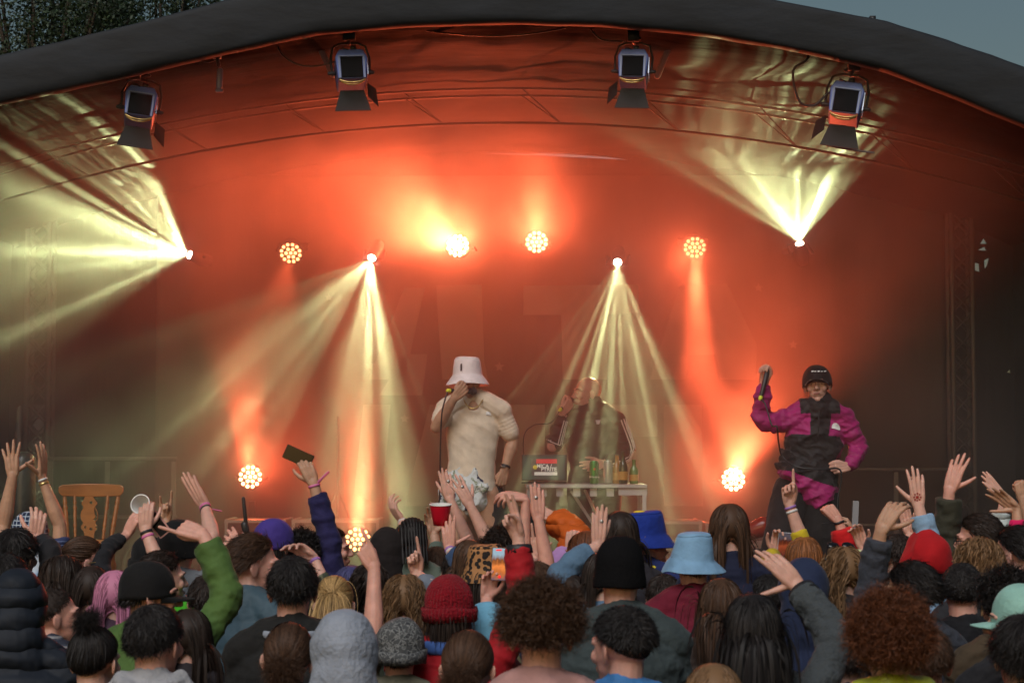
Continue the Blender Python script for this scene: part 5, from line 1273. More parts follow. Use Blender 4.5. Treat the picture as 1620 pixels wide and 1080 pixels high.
PLAID = patterned('plaid_blue', (.05, .08, .15), [(0, srgb(25, 35, 60)), (.6, srgb(60, 80, 110)), (.96, srgb(190, 200, 210))], 14, 'plaid')
LEO = patterned('leopard', (.3, .16, .06), [(0, srgb(26, 18, 14)), (.48, srgb(166, 118, 74))], 40, 'spots')
FAIR = patterned('knit_pattern', (.05, .06, .1), [(0, srgb(34, 40, 56)), (.55, srgb(110, 115, 125)), (.62, srgb(34, 40, 60)), (.86, srgb(130, 132, 138))], 9, 'bands')
NAVS = patterned('striped_sleeve', (.05, .08, .2), [(0, srgb(40, 52, 92)), (.6, srgb(98, 112, 150)), (.8, srgb(30, 40, 78))], 6, 'bands')
CAMO = patterned('camo', (.1, .12, .08), [(.3, srgb(60, 66, 52)), (.5, srgb(100, 100, 78)), (.6, srgb(40, 42, 36))], 14)
FLEEK = patterned('tweed', (.1, .1, .1), [(.35, srgb(70, 72, 74)), (.5, srgb(118, 120, 120)), (.58, srgb(54, 56, 60))], 60)
puf = dict(stretch=(1, 1, 1))
def puffer(name, rgb):
    m = mat('puffer_' + name, srgb(*rgb), .68, var=.15, spec=.25); nt = m.node_tree; N, L = nt.nodes, nt.links
    if 'Wave Texture' not in N:
        tc = N.new('ShaderNodeTexCoord'); w = N.new('ShaderNodeTexWave'); w.bands_direction = 'Z'; w.wave_profile = 'SIN'; w.inputs['Scale'].default_value = 4.5; w.inputs['Distortion'].default_value = 2.0; w.inputs['Detail Scale'].default_value = 2
        L.new(tc.outputs['Object'], w.inputs[0]); p = N.new('ShaderNodeMath'); p.operation = 'POWER'; p.inputs[1].default_value = .35; L.new(w.outputs['Fac'], p.inputs[0]); b = N.new('ShaderNodeBump'); b.inputs['Strength'].default_value = .6; b.inputs['Distance'].default_value = .025; L.new(p.outputs[0], b.inputs['Height']); L.new(b.outputs[0], N['Principled BSDF'].inputs['Normal'])
    return m
def knit(name, rgb): return mat('knit_' + name, srgb(*rgb), .95, var=.12, vscale=25, bump=.8, bscale=110, sheen=.08, spec=.1)
A = lambda s, w, e, t, **k: dict(s=s, w=w, e=e, t=t, **k)

# ---- left side
person('person in black quilted puffer hood at the bottom left corner', 30, 897, 7.0, top=puffer('black', (30, 36, 46)), hood=True, fat=1.25)
person('woman with black hair in a messy top bun near the bottom left', 151, 962, 6.6, top=cloth('leopard_dark', (48, 42, 34)), hair=('topbun', 'black'), hyaw=-18)
person('short dark haired man in pale grey hoodie at the lower left', 246, 952, 6.2, top=cloth('pale_grey_marl', (150, 152, 158), .6, 30), hair=('short', 'black'), down_hood=True, hyaw=-22, yaw=-8, skin='rosy')
person('man in black cap and green jacket pointing left with a raised arm', 238, 886, 7.3, top=cloth('grass_green', (74, 102, 50), .5, 12, .75), hat=('cap', cloth('black_wool', (18, 18, 20))), hair=('short', 'black'), hyaw=-72, yaw=-12, skin='rosy',
       arms=[A('R', (322, 846), (384, 925), (276, 829), roll=25, pose='point', sl=1.84, cuff=.052, puff=1.12, dd=.05)])
person('woman with straight pink hair beside the black cap', 184, 900, 8.0, top=cloth('plum', (70, 50, 66)), hair=('long', 'pink'), hairL=.34)
person('woman with long dark brown hair behind the pink haired one', 146, 893, 8.5, top=cloth('dark_navy', (34, 38, 52)), hair=('long', 'dark'))
person('dark haired woman with gold glitter on her cheek turned to the right', 103, 876, 8.9, top=cloth('blue_jean', (52, 66, 96)), hair=('bob', 'dark'), hyaw=-64, yaw=-20, skin='tan')
person('laughing man in patterned knit fleece turned right at lower left', 88, 928, 7.6, top=FAIR, hair=('crop', 'dark'), hyaw=-68, yaw=-20, pitch=8, skin='rosy')
person('black haired person at the left edge behind the puffer hood', 26, 832, 8.9, top=cloth('black', (30, 30, 34)), hair=('short', 'black'), hairL=.06, hyaw=-20,
       arms=[A('R', (56, 852), (70, 880), (61, 818), roll=20, pose='claw', sl=1.6)])
person('person in pale tie-dye bucket hat at the left', 72, 863, 9.3, top=cloth('white_shirt', (170, 172, 176)), hat=('bucket', TIE), hair=('short', 'brown'))
person('person in plaid headscarf with both bare arms stretched up at far left', 50, 808, 10.6, top=NAVS, hat=('scarf', PLAID), hair=('long', 'brown'), hairL=.2, skin='tan', hyaw=-30,
       arms=[A('L', (20, 752), (10, 812), (17, 714), roll=10, pose='wide', sl=.4, dd=0), A('R', (66, 755), (92, 805), (69, 708), roll=70, pose='wide', sl=.75, puff=1.2, dd=0, band=[WHTB, mat('gold_wire')])])
person('woman with ponytail and gold glasses in profile, black sleeve raised', 135, 846, 9.4, top=cloth('black', (30, 30, 34)), hair=('pony', 'brown'), hairL=.22, hyaw=-66, yaw=-30, extra=[glasses()], skin='rosy',
       arms=[A('R', (200, 846), (182, 872), (216, 814), roll=-40, pose='relaxed', sl=1.8, dd=.05)])
person('dark haired person in neon green cuffed jersey holding up a white cup', 258, 868, 8.8, top=cloth('neon_green', (70, 170, 40), .4, 20), hair=('short', 'dark'), hyaw=-60,
       arms=[A('L', (230, 838), (236, 880), (231, 803), roll=5, pose='cup', sl=1.25, puff=1.05, dd=.05, band=[BLKB, PINKB], cuffm=None)])
MB  # noqa
person('person in black hat dome and red top making horns with a hand', 236, 846, 10.2, top=cloth('deep_red', (104, 24, 30)), hat=('beanie', cloth('black_wool', (18, 18, 20)), dict(ribs=0)), hair=('short', 'black'), skin='tan',
       arms=[A('R', (262, 826), (268, 862), (262, 786), roll=190, pose='horns', sl=1.6, dd=.05)])
person('person in wide black hat and grey washed denim jacket, forearm up with two bands', 284, 821, 9.2, top=cloth('washed_grey', (108, 112, 118), .6, 10), hat=('beanie', cloth('black_wool', (18, 18, 20)), dict(ribs=0, cuff=0)), hair=('short', 'dark'),
       arms=[A('R', (324, 800), (330, 858), (300, 762), roll=-30, pose='flat', sl=.9, dd=.08, band=[PINKB, BLKB], tail=(350, 808))])
person('brown haired man in profile in teal jacket, scrunchie on his raised wrist', 402, 842, 8.0, top=cloth('teal_grey', (62, 84, 96), .6, 9, .6), hair=('short', 'brown'), hairL=.055, hyaw=-76, yaw=-25, skin='rosy', face=True,
       arms=[A('L', (383, 890), (398, 955), (364, 850), roll=15, pose='relaxed', sl=1.8, cuff=.05, dd=.1, band=[mat('scrunchie', (.12, .12, .14), .9, bump=1), ])])
person('person in purple baseball cap', 436, 819, 9.6, top=cloth('black', (30, 30, 34)), hat=('cap', cloth('violet', (66, 52, 132), .4, 30)), hair=('short', 'black'), hyaw=-38, hairL=.14, pitch=4)
person('curly dark haired person in navy shirt holding a black phone high', 478, 832, 9.7, top=cloth('navy_cord', (38, 36, 78), .5, 20), hair=('curly', 'black'), hairL=.04, skin='tan',
       arms=[A('R', (496, 764), (536, 822), (474, 712), roll=10, pose='cup', sl=1.8, cuff=.05, puff=1.05, dd=0, band=[PINKB], tail=(520, 746))])
person('bearded man in profile with green fleece collar in front of the lowest lamp', 525, 831, 11.0, top=cloth('pine_green', (62, 92, 86), .5, 12), hair=('short', 'dark'), hyaw=-84, yaw=-40, skin='rosy', face=True)
person('black haired man with pale striped collar left of the grey hood', 464, 876, 7.2, top=cloth('charcoal_black', (30, 30, 30)), hair=('short', 'black'), hairL=.045, skin='rosy', fat=1.12,
       extra=[lambda body, C, B, s, neck, BB, ss: MB().tube([neck + BB @ V(.11 * math.cos(a), .1 * math.sin(a) - .01, .018) * ss for a in np.linspace(math.pi * 1.03, math.pi * 1.97, 14)], [(.006, .014)] * 14, 8).build('collar', mat('striped_collar', srgb(150, 158, 172), .8), body)])
person('blonde woman with pinned hair and camouflage sleeve, hand to the left', 529, 908, 8.1, top=CAMO, hair=('pony', 'blonde'), hairL=.34, 
       arms=[A('L', (497, 884), (534, 930), (453, 852), roll=150, pose='relaxed', sl=1.6, dd=.12, td=-.03, band=[PURB])])
person('person with dark blue purple hair beneath the lowest lamp', 556, 893, 9.0, top=cloth('slate', (60, 66, 78)), hair=('bob', 'blue'))
person('dark brown haired person just left of the pointing bare forearm', 586, 890, 8.7, top=cloth('dark_brown_knit', (52, 40, 36)), hair=('wavy', 'dark'))
person('woman with curly brown hair with lighter ends holding one finger up', 640, 907, 8.2, top=cloth('grey_blue_sweat', (110, 118, 130)), hair=('wavy', 'light'), hairL=.3,
       arms=[A('R', (660, 908), (680, 945), (650, 852), roll=185, pose='point', sl=1.7, dd=.15)])
person('person in pale grey hooded sweatshirt with hood up, front row', 546, 960, 5.9, top=cloth('pale_grey_hood', (140, 148, 162), .5, 60, .95), hood=True, fat=1.05)
person('brown haired woman with low bun left of the grey hood', 456, 982, 6.3, top=cloth('brown_coat', (48, 40, 36)), hair=('bun', 'brown'), roll=4)
person('person in grey tweed woollen hat with khaki sleeve pointing up', 632, 975, 7.2, top=cloth('khaki_tee', (92, 90, 76)), hat=('beanie', FLEEK, dict(ribs=0, cuff=1, lump=.014)), hair=('under', 'brown'), skin='rosy',
       arms=[A('L', (592, 898), (614, 975), (568, 852), roll=8, pose='point', sl=.75, puff=1.15, dd=.12)])
person('person in black hood raising a limp pale hand', 614, 832, 10.6, top=cloth('black_hoodie', (30, 24, 24)), hood=True, fat=1.2,
       arms=[A('R', (636, 824), (640, 850), (612, 790), roll=-60, pose='relaxed', sl=1.7, dd=.05, band=[WHTB])])
person('person with tight black braided rows and sage sleeve pointing up', 652, 818, 10.6, top=cloth('sage', (92, 104, 94)), hair=('rows', 'black'), skin='tan', hyaw=10,
       arms=[A('R', (687, 846), (694, 890), (676, 792), roll=190, pose='ell', sl=1.8, puff=1.1, dd=.05)])
person('brown haired person in denim jacket framing a red cup with thumb and finger', 744, 852, 9.7, top=cloth('mid_denim', (52, 74, 108), .6, 16), hair=('long', 'brown'), skin='rosy',
       arms=[A('L', (711, 868), (714, 905), (708, 812), roll=0, pose='ell', sl=1.72, cuff=.05, dd=.05, band=[PURB, WHTB])])
person('person in ribbed crimson knitted hat and red jacket, red sleeve raised with crossed fingers', 711, 908, 7.4, top=cloth('scarlet_coat', (160, 24, 34), .4, 10, .75), hat=('beanie', knit('crimson', (130, 20, 34))), hair=('long', 'dark'), hairL=.16, fat=1.15,
       arms=[A('R', (820, 850), (846, 965), (798, 786), roll=165, pose='two', sl=1.84, cuff=.05, puff=1.12, dd=.05, cuffm=BLKB)],
       extra=[lambda body, C, B, s, neck, BB, ss: MB().tube([neck + BB @ V(.1 * math.cos(a), .095 * math.sin(a) - .01, .03) * ss for a in np.linspace(math.pi * 1.03, math.pi * 1.97, 14)], [(.014, .026)] * 14, 8).build('collar', cloth('royal_blue_collar', (60, 90, 150)), body)])
person('person in brown leopard print hat', 768, 861, 9.3, top=cloth('black_top', (28, 28, 32)), hat=('bucket', LEO, dict(brim=.02, lump=.014)), hair=('long', 'dark'), hairL=.25,
       arms=[A('R', (846, 885), (826, 915), (838, 838), roll=170, pose='wide', sl=1.7, dd=.05)])
person('curly dark haired person in maroon top clapping both hands overhead', 792, 829, 10.2, top=cloth('maroon_top', (84, 22, 34)), hair=('curly', 'dark'), skin='fair',
       arms=[A('L', (744, 800), (768, 850), (716, 746), roll=30, pose='open', sl=.95, dd=0, ring=1)])
person('person right behind the red cup with one bare arm up and spread fingers', 724, 868, 10.4, top=cloth('grey_tee', (90, 90, 96)), hair=('short', 'dark'), 
       arms=[A('R', (712, 790), (734, 840), (700, 728), roll=10, pose='flat', sl=.4, dd=0, ring=2)])
person('person in black beanie and orange padded jacket with lifted arm', 834, 812, 11.0, top=puffer('orange', (190, 88, 30)), hat=('beanie', cloth('black_wool', (18, 18, 20))), hair=('short', 'black'), fat=1.25,
       arms=[A('R', (878, 820), (902, 846), (862, 812), roll=10, pose='fist', sl=1.85, puff=1.45, cuff=.06, dd=0)])
person('person in khaki jacket with ringed hand high and other wrist bent', 852, 885, 9.0, top=cloth('khaki_jacket', (98, 92, 70)), hair=('short', 'brown'), skin='rosy',
       arms=[A('R', (852, 822), (862, 895), (850, 764), roll=12, pose='flat', sl=1.15, puff=1.1, dd=0, ring=1), A('L', (832, 788), (838, 850), (796, 782), roll=60, pose='relaxed', sl=.9, dd=0)])
person('person in turquoise cap behind the brown curly hair, filming with a phone', 772, 950, 7.6, top=cloth('rust_knit', (92, 28, 26)), hat=('beanie', cloth('sky_blue', (110, 170, 200)), dict(ribs=0, cuff=0)), hair=('short', 'dark'), skin='rosy',
       arms=[A('R', (770, 948), (760, 975), (778, 900), roll=175, pose='cup', sl=1.8, dd=.2)])
person('man with big brown curls over a shaved neck in pale pink shirt, front row centre', 856, 912, 5.5, top=cloth('pale_pink', (170, 130, 126)), hair=('curlytop', 'brown'), hairL=.052, skin='rosy', fat=1.05)
person('woman with swept back brown hair left of the big brown curls', 741, 994, 6.0, top=cloth('grey_top', (84, 80, 82)), hair=('bun', 'brown'), hyaw=-10)
person('person in lilac fleece with fist up, dark red hair', 926, 838, 10.0, top=cloth('lilac', (170, 130, 184), .6, 22), hair=('long', 'auburn'), hyaw=60, yaw=30, face=True,
       arms=[A('L', (902, 868), (886, 905), (910, 826), roll=0, pose='fist', sl=1.82, cuff=.052, puff=1.3, dd=.03)])
person('woman with long streaked dark hair beside the blue hat', 981, 807, 9.6, top=cloth('dark_coat', (40, 38, 44)), hair=('long', 'dark'))
person('person in denim jacket with a ringed hand raised beside a black beanie', 952, 872, 8.5, top=cloth('light_denim', (84, 112, 138), .6, 18), hair=('long', 'dark'), down_hood=True,
       arms=[A('L', (946, 862), (914, 916), (950, 795), roll=8, pose='flat', sl=1.78, cuff=.052, puff=1.12, dd=.1, ring=1)])
person('person in black knitted beanie and dark teal sweatshirt', 981, 850, 7.1, top=cloth('dark_teal', (56, 66, 68), .4, 30), hat=('beanie', mat('knit_black_fine', (.006, .006, .007), .95, bump=.25, bscale=90, spec=.1), dict(ribs=0, cuff=0, lump=.005, k=.95, top=.158)), hairL=.012, hair=('under', 'dark'), skin='rosy', hyaw=-12, fat=1.12)
person('grinning man in royal blue bucket hat with a yellow patch, in profile', 1024, 809, 9.9, top=cloth('navy_yellow', (34, 44, 92)), hat=('bucket', cloth('royal_blue', (28, 52, 140), .4, 30), dict(brim=.035)), hair=('short', 'blonde'), hyaw=-70, yaw=-30, pitch=3, skin='rosy', face=True,
       extra=[lambda body, C, B, s, neck, BB, ss: MB().ell(C + B @ V(-.015, -.03, .146) * s, (.03, .03, .006), B, 16).build('yellow_patch', mat('smile_yellow', (.75, .6, .03), .6), body),
              lambda body, C, B, s, neck, BB, ss: MB().tube([neck + BB @ V(.095 * math.cos(a), .09 * math.sin(a), .03) * ss for a in np.linspace(0, 2 * math.pi, 24)], [(.014, .022)] * 24, 8).build('yellow_collar', mat('smile_yellow'), body)])
person('man in pale blue denim bucket hat and maroon sweatshirt', 1096, 839, 8.4, top=cloth('burgundy', (104, 24, 44), .35, 30), hat=('bucket', cloth('sky_denim', (122, 162, 196), .5, 22), dict(brim=.04, lump=.018, k=.95)), hair=('crop', 'brown'), skin='rosy', fat=1.1)
person('woman with straight mid brown hair right of the maroon sweatshirt', 1140, 912, 7.6, top=cloth('brown_top', (60, 50, 46)), hair=('bob', 'brown'), hairL=.27)
person('tall woman with long glossy auburn brown hair and navy jacket', 1153, 795, 9.1, top=cloth('ink_navy', (28, 32, 54), .5, 10), hair=('long', 'brown'), hairL=.36)
person('man with dark faded haircut and sky blue jacket, front row', 984, 950, 5.9, top=cloth('azure_shell', (60, 120, 180), .6, 12, .6), hair=('fade', 'black'), hyaw=40, yaw=6, skin='rosy')
person('person with shoulder length black hair in dark grey coat pointing left', 1190, 936, 6.1, top=cloth('dark_grey_wool', (66, 72, 76), .7, 50, .95), hair=('bob', 'black'), hairL=.26, fat=1.05,
       arms=[A('R', (1262, 926), (1322, 1000), (1212, 872), roll=20, pose='ell', sl=1.86, cuff=.05, puff=1.08, dd=.03, cuffm=BLKB)])
person('brown haired person cut off by the bottom edge, centre right', 1128, 1046, 5.4, top=cloth('brown_top', (60, 50, 46)), hair=('long', 'light'), drop=0)
person('person in dark navy hood right of the grey coat hand', 1270, 880, 8.0, top=cloth('deep_navy', (34, 44, 72), .5, 10), hood=True, fat=1.1)
person('ginger brown haired person filming with a phone, yellow sleeve pointing up', 1271, 846, 9.5, top=cloth('mustard', (190, 168, 40), .5, 16), hair=('bob', 'ginger'), hairL=.17,
       arms=[A('R', (1249, 798), (1262, 850), (1246, 752), roll=190, pose='point', sl=1.5, puff=1.05, dd=0, band=[PURB, WHTB]), A('L', (1226, 878), (1222, 900), (1232, 848), roll=180, pose='cup', sl=1.7, dd=.15)])
person('person in bright red sleeve with a banded wrist and closed hand', 1338, 866, 10.0, top=cloth('bright_red', (196, 30, 34), .5, 14), hair=('wavy', 'dark'), skin='rosy',
       arms=[A('R', (1326, 822), (1340, 860), (1306, 798), roll=10, pose='fist', sl=1.8, cuff=.055, puff=1.2, dd=0, band=[BLKB], tail=(1300, 828))])
person('woman with wavy brown blonde hair and sunglasses pushed up', 1332, 862, 8.6, top=cloth('dark_parka', (42, 42, 46)), hair=('wavy', 'light'), hyaw=12, extra=[shades(.138, .02)])
person('person in bright tie-dye cap with a curled hand', 1358, 868, 9.6, top=cloth('black_top', (28, 28, 32)), hat=('cap', TIE2), hair=('short', 'dark'), hyaw=150,
       arms=[A('R', (1366, 868), (1372, 890), (1356, 836), roll=150, pose='claw', sl=1.7, dd=0)])
person('person hidden behind the sunglasses woman lifting a silver phone', 1376, 880, 10.2, top=cloth('grey_tee', (90, 90, 96)), hair=('short', 'brown'), skin='tan',
       arms=[A('L', (1344, 856), (1352, 884), (1348, 820), roll=80, pose='cup', sl=1.6, dd=.1)])
person('black haired man in dark grey fleece with raised crooked fist', 1440, 884, 7.4, top=cloth('slate_fleece', (56, 60, 70), .6, 30), hair=('short', 'black'), hairL=.045, hyaw=48, yaw=20, skin='tan',
       arms=[A('L', (1394, 838), (1386, 930), (1418, 796), roll=-30, pose='claw', sl=1.85, cuff=.05, puff=1.12, dd=.08)])
person('dark haired person with glasses behind the crooked fist', 1418, 842, 10.4, top=cloth('black_top', (28, 28, 32)), hair=('short', 'dark'), hyaw=30, extra=[glasses(BLKB)],
       arms=[A('R', (1440, 846), (1442, 880), (1424, 784), roll=160, pose='flat', sl=1.4, dd=.05)])
person('person in floppy red hat with pale blue sleeve and open tattooed hand', 1464, 846, 9.0, top=cloth('powder_blue', (132, 164, 194), .5, 16), hat=('beanie', cloth('poppy_red', (170, 20, 28), .5, 9), dict(ribs=0, cuff=0, lump=.03, k=1.16)), hair=('short', 'dark'), hyaw=30,
       arms=[A('R', (1453, 800), (1470, 850), (1449, 742), roll=5, pose='open', sl=1.82, cuff=.05, puff=1.1, dd=.03)])
person('dark haired man in olive sleeve reaching a hand up on the right', 1548, 809, 9.3, top=cloth('olive_drab', (56, 56, 46), .5, 14), hair=('short', 'dark'), hyaw=62, yaw=15, skin='rosy', extra=[glasses(BLKB)],
       arms=[A('L', (1502, 776), (1500, 850), (1518, 726), roll=-25, pose='open', sl=1.86, cuff=.052, puff=1.22, dd=.03)])
person('woman with curly dark blonde hair in profile to the left', 1543, 848, 8.6, top=cloth('dark_parka', (42, 42, 46)), hair=('wavy', 'light'), hairL=.3, hyaw=66, yaw=20, skin='rosy', face=True)
person('black haired man with glasses looking left at the right edge', 1606, 829, 8.9, top=cloth('black', (30, 30, 34)), hair=('short', 'black'), hairL=.05, hyaw=50, yaw=20, skin='rosy', extra=[glasses(BLKB)])
person('person hidden at right in white padded sleeve, hand bent left', 1590, 852, 10.2, top=puffer('white', (190, 200, 198)), hair=('short', 'dark'),
       arms=[A('L', (1588, 790), (1592, 835), (1566, 762), roll=30, pose='flat', sl=1.75, puff=1.25, dd=0)])
person('person at the right edge with pink cuff and open palm', 1622, 850, 9.8, top=cloth('hot_pink', (214, 30, 96)), hair=('short', 'dark'), skin='tan',
       arms=[A('L', (1608, 806), (1612, 840), (1580, 782), roll=150, pose='open', sl=1.8, dd=.05)])
person('person mostly outside the right edge with a raised fist', 1640, 826, 10.4, top=cloth('black', (30, 30, 34)), hair=('short', 'dark'), skin='tan',
       arms=[A('L', (1618, 790), (1622, 826), (1613, 756), roll=10, pose='fist', sl=1.6, dd=0)])
person('man with shaved grey fade and black tee on the right', 1522, 889, 7.6, top=cloth('black_tee', (26, 27, 32)), hair=('crop', 'black'), hyaw=-14, skin='rosy')
person('person with thick black curls and brown olive jacket near the right edge', 1592, 892, 7.2, top=cloth('brown_olive', (70, 58, 44), .5, 12), hair=('curly', 'black'), hairL=.05, hyaw=14, fat=1.15)
person('person in mint green cap at the right edge', 1612, 922, 6.6, top=cloth('black', (30, 30, 34)), hat=('cap', cloth('mint', (140, 186, 176), .4, 30)), hair=('short', 'dark'), hyaw=70)
person('black haired person in the bottom right corner', 1616, 968, 5.8, top=cloth('black', (30, 30, 34)), hair=('short', 'black'), hairL=.06)
person('person with large auburn curls and yellow green raincoat, front row', 1405, 930, 5.6, top=cloth('citrus_rain', (150, 158, 44), .7, 8, .4), hair=('curly', 'auburn'), hairL=.055, down_hood=True)
person('person in red tracksuit with white sleeve stripes behind the auburn curls', 1462, 985, 6.3, top=cloth('track_red', (150, 24, 34), .4, 12, .6), hair=('short', 'brown'), fat=1.25,
       extra=[lambda body, C, B, s, neck, BB, ss: [MB().tube([neck + BB @ V(.1 + .13 * t, -.02 - .03 * k, -.03 - .12 * t * t + .075 - .02 * k) * ss for t in np.linspace(0, 1, 10)], [(.005, .003)] * 10, 6).build('shoulder_stripe', WHITE_PRINT, body) for k in (0, 1.6)]])
# ---- people whose heads fill the gaps further forward
for (x, y, d, hs_, hc, rgb, lab) in (
    (330, 905, 8.4, 'short', 'dark', (72, 74, 80), 'dark haired person between the green sleeve and the teal jacket'),
    (300, 960, 7.2, 'long', 'dark', (44, 40, 44), 'long dark haired person behind the green jacket'),
    (690, 862, 10.8, 'short', 'brown', (70, 74, 70), 'brown haired person between the braids and the red cup hand'),
    (900, 905, 8.6, 'long', 'dark', (40, 46, 74), 'dark haired person in navy under the lilac sleeve'),
    (1050, 905, 9.2, 'short', 'dark', (40, 40, 60), 'dark haired person between the black beanie and the denim hat'),
    (1215, 905, 9.0, 'short', 'black', (32, 34, 44), 'black haired person under the phone with the yellow sleeve'),
    (1385, 905, 8.6, 'wavy', 'dark', (40, 40, 44), 'dark wavy haired person right of the sunglasses woman'),
    (1500, 868, 9.8, 'short', 'black', (44, 46, 50), 'black haired person between the red hat and the curly woman'),
    (1345, 985, 6.8, 'short', 'dark', (40, 44, 66), 'dark haired person in navy left of the auburn curls'),
    (10, 872, 8.0, 'short', 'black', (34, 34, 38), 'black haired person cut by the left edge above the puffer hood'),
    ):
    person(lab, x, y, d, top=cloth('fill_%d' % x, rgb), hair=(hs_, hc))

# ---------------------------------------------------------------- things they hold
def phone(cx, cy, d, w, h, ang, yaw, label, case, screen=None, back=False, hold=None, k=.93):
    if hold: d = HELD[hold[0]][0][1] + hold[1]
    c = P(cx, cy, d); r = empty('phone', tuple(c)); tag(r, label, 'phone', 'phones held up in the crowd'); B = roty(ang) @ rotz(yaw)
    def bx(ctr, size, name, m, bev=0):
        g = MB(); x, y, z = size; g.box((0, 0, 0), size); g.v = [(v + V(ctr)) @ B.T + c for v in g.v]; return g.build(name, m, r, smooth=False, bevel=bev)
    bx((0, 0, 0), (w, .009, h), 'case', case, .003); bx((0, -.0055, 0), (w * k, .002, h * (1 - (1 - k) * .6)), 'screen', screen or mat('phone_glass', (.01, .01, .012), .05))
    return r, B, c
def scr(name, top, mid, low, st):
    m = bpy.data.materials.new(name); m.use_nodes = True; nt = m.node_tree; N, L = nt.nodes, nt.links; b = N['Principled BSDF']; b.inputs['Roughness'].default_value = .15
    tc = N.new('ShaderNodeTexCoord'); sp = N.new('ShaderNodeSeparateXYZ'); L.new(tc.outputs['Generated'], sp.inputs[0]); nz = N.new('ShaderNodeTexNoise'); nz.inputs['Scale'].default_value = 5; L.new(tc.outputs['Generated'], nz.inputs[0])
    ad = N.new('ShaderNodeMath'); ad.operation = 'MULTIPLY_ADD'; L.new(nz.outputs[0], ad.inputs[0]); ad.inputs[1].default_value = .35; L.new(sp.outputs[2], ad.inputs[2]); cr = N.new('ShaderNodeValToRGB'); e = cr.color_ramp.elements
    e[0].position = .15; e[0].color = (*low, 1); e[1].position = .98; e[1].color = (*top, 1); x = e.new(.62); x.color = (*mid, 1); x = e.new(.4); x.color = (*[q * .6 for q in mid], 1); x = e.new(.8); x.color = (*[q * .25 for q in mid], 1)
    L.new(ad.outputs[0], cr.inputs[0]); L.new(cr.outputs[0], b.inputs['Emission Color']); b.inputs['Base Color'].default_value = (.01, .01, .01, 1); b.inputs['Emission Strength'].default_value = st; return m
rr, B_, c_ = phone(791, 892, 7.78, .066, .128, R(3), 0, 'phone with bright screen filming the stage between hat and red sleeve', mat('grey_case', (.12, .11, .1), .4), scr('phone_picture', (.35, .5, .6), (1, .28, .06), (.1, .1, .16), .9), hold=('person in turquoise cap R', -.045))
MB().tube([c_ + V(-.002, -.0075, -.048), c_ + V(-.002, -.0085, -.048)], .006, 14).build('record_button', mat('record_red', (.7, .02, .02), .5, emit=(.9, .02, .02), estr=1), rr)
MB().box(c_ + V(-.004, -.0078, .055), (.022, .002, .006)).build('record_timer', mat('record_red'), rr, smooth=False)
phone(1241, 861, 9.6, .066, .12, R(4), 0, 'dark screened phone filming the stage below the yellow sleeve', mat('pale_case', (.4, .42, .45), .4), scr('phone_picture_dark', (.12, .1, .12), (.5, .09, .03), (.03, .03, .05), .6), hold=('ginger brown haired persL', -.04))
phone(250, 829, 8.86, .062, .118, R(-38), 0, 'phone in salmon pink case tilted beside the white cup', mat('salmon_case', (.55, .28, .25), .5), hold=('dark haired person in neL', .05), k=.8)
phone(472, 722, 9.66, .145, .07, R(24), R(0), 'black phone gripped in the hand raised highest on the left', mat('black_case', (.012, .012, .014), .4), hold=('curly dark haired personR', .03))
phone(1353, 815, 10.22, .032, .15, R(3), R(14), 'silver grey phone seen from its edge at the right', mat('silver_case', (.3, .31, .33), .35), mat('silver_case'), hold=('person hidden behind theL', -.01))
def cup(cx, cy, d, rt, rb, h, tilt, tx, label, m, inner, hold=None):
    if hold: d = HELD[hold[0]][0][1] + hold[1]
    c = P(cx, cy, d); r = empty('paper_cup' if 'white' in label else 'plastic_cup', tuple(c)); tag(r, label, 'cup'); B = rotx(tilt) @ roty(tx)
    MB().lathe([(.001, -h / 2), (rb, -h / 2), (rb + .3 * (rt - rb), -h * .2), (rb + .33 * (rt - rb), -h * .19), (rt, h / 2)], 30, M=(B, c)).build('cup_wall', m, r)
    MB().lathe([(rt - .0015, h / 2), (rb - .001, -h * .45), (.001, -h * .45)], 30, M=(B, c)).build('lining', inner, r)
    MB().lathe([(rt - .002, h / 2), (rt + .002, h / 2 + .002), (rt + .003, h / 2), (rt + .001, h / 2 - .003)], 30, M=(B, c)).build('rim', inner, r)
WP = mat('white_paper', (.75, .75, .74), .5)
cup(697, 814, 9.6, .055, .036, .105, R(6), 0, 'red party cup standing up behind framing fingers', mat('cup_red', (.6, .01, .03), .3), WP, hold=('brown haired person in dL', .05))
cup(228, 802, 8.75, .043, .028, .095, R(70), R(-12), 'white paper cup tipped towards the camera in a raised hand', WP, WP, hold=('dark haired person in neL', .07))
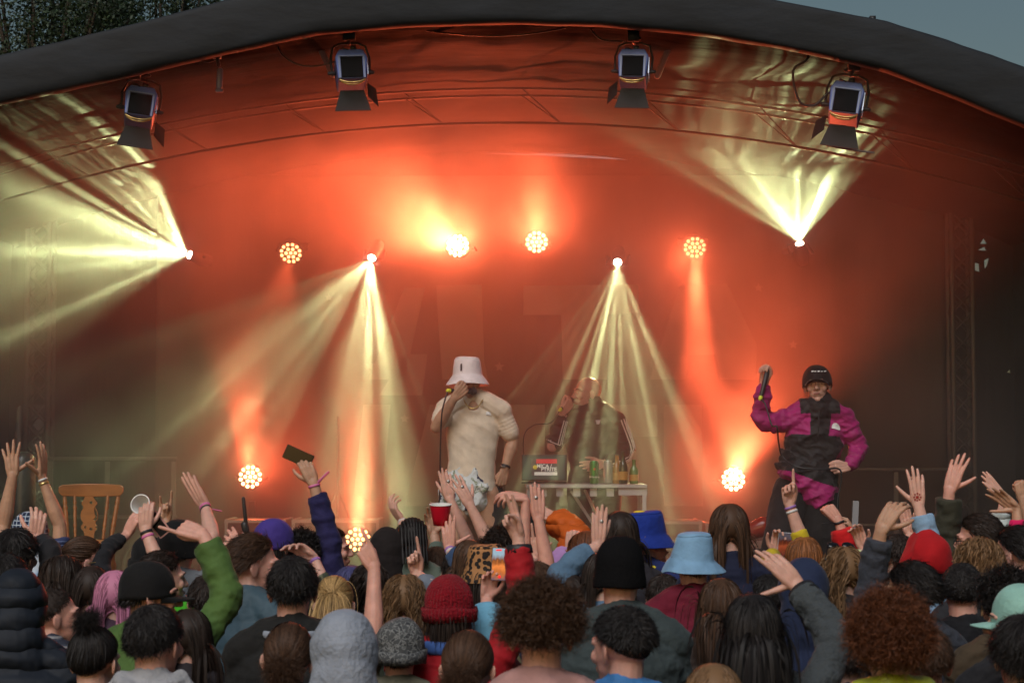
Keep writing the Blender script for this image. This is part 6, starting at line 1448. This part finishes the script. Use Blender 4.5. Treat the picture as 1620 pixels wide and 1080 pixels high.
# red ink drawing on the open hand
hb = [o for o in COL.objects if o.get('label', '').startswith('person in floppy red hat')][0]
INK = mat('red_ink', (.32, .02, .015), .6)
for k in range(8):
    a = k * math.pi / 4; cx, cy = 1451 + 5.2 * math.cos(a), 786 + 5.6 * math.sin(a)
    on_surface(hb, [(cx - 1.1, cy - 1.1), (cx + 1.1, cy - 1.1), (cx + 1.1, cy + 1.1), (cx - 1.1, cy + 1.1)], INK, 'ink_mark', hb, .0015, 1)
on_surface(hb, [(1449, 784), (1453, 784), (1453, 788), (1449, 788)], INK, 'ink_mark', hb, .0015, 1)

# ---------------------------------------------------------------- trees behind
def tree(cx, cy, cz, rx, ry, rz, n, label, seed, gh=0):
    rng = np.random.default_rng(seed); r = empty('leafy_tree', (cx, cy, 0)); tag(r, label, 'tree', 'trees behind the stage')
    g = MB(); g.tube([(cx, cy, 0), (cx + .1, cy, cz * .5), (cx, cy, cz * .85)], [.28, .2, .1], 10)
    cl = []
    for k in range(64):
        u = rng.normal(size=3); u /= np.linalg.norm(u); p = np.array([cx, cy, cz]) + u * np.array([rx, ry, rz]) * rng.uniform(.35, 1.0); cl.append(p)
        if k % 2 == 0: g.tube([(cx, cy, cz * .6), (cx + (p[0] - cx) * .5, cy + (p[1] - cy) * .5, (cz * .6 + p[2]) / 2 + .1), tuple(p)], [.08, .04, .012], 6)
    g.build('trunk', mat('bark', (.05, .038, .028), .9, bump=.8), r)
    cl = np.array(cl); idx = rng.integers(0, len(cl), n); c = cl[idx] + rng.normal(size=(n, 3)) * np.array([.17, .17, .12]) * rx / 1.6
    a = rng.normal(size=(n, 3)); a /= np.linalg.norm(a, axis=1)[:, None]; b = np.cross(a, rng.normal(size=(n, 3))); b /= np.linalg.norm(b, axis=1)[:, None]
    L_ = rng.uniform(.016, .032, n)[:, None]; v = np.stack([c - a * L_, c - b * L_ * .5, c + a * L_, c + b * L_ * .5], 1).reshape(-1, 3); q = np.arange(n * 4).reshape(-1, 4)
    np_mesh('crown', v, q, mat('leaf_green', (.014, .03, .010), .6, island=.5), r, smooth=False)
a = P(60, 20, 22); tree(a[0], 22, a[2] - .1, 1.7, 1.1, 1.1, 27000, 'dark leafy tree rising above the roof at far left', 3)
a = P(255, -10, 24); tree(a[0], 24, a[2] - .2, 1.3, 1.0, .85, 12000, 'second darker tree peeping over the roof to the right of the first', 8)
a = P(70, 690, 26); tree(a[0], 26, 2.6, 1.2, 1.0, 1.2, 4000, 'tree seen through the lattice gap at the left of the stage', 12)
bpy.data.scenes.remove(TS)
for w_ in WARN: print('WARN', w_)
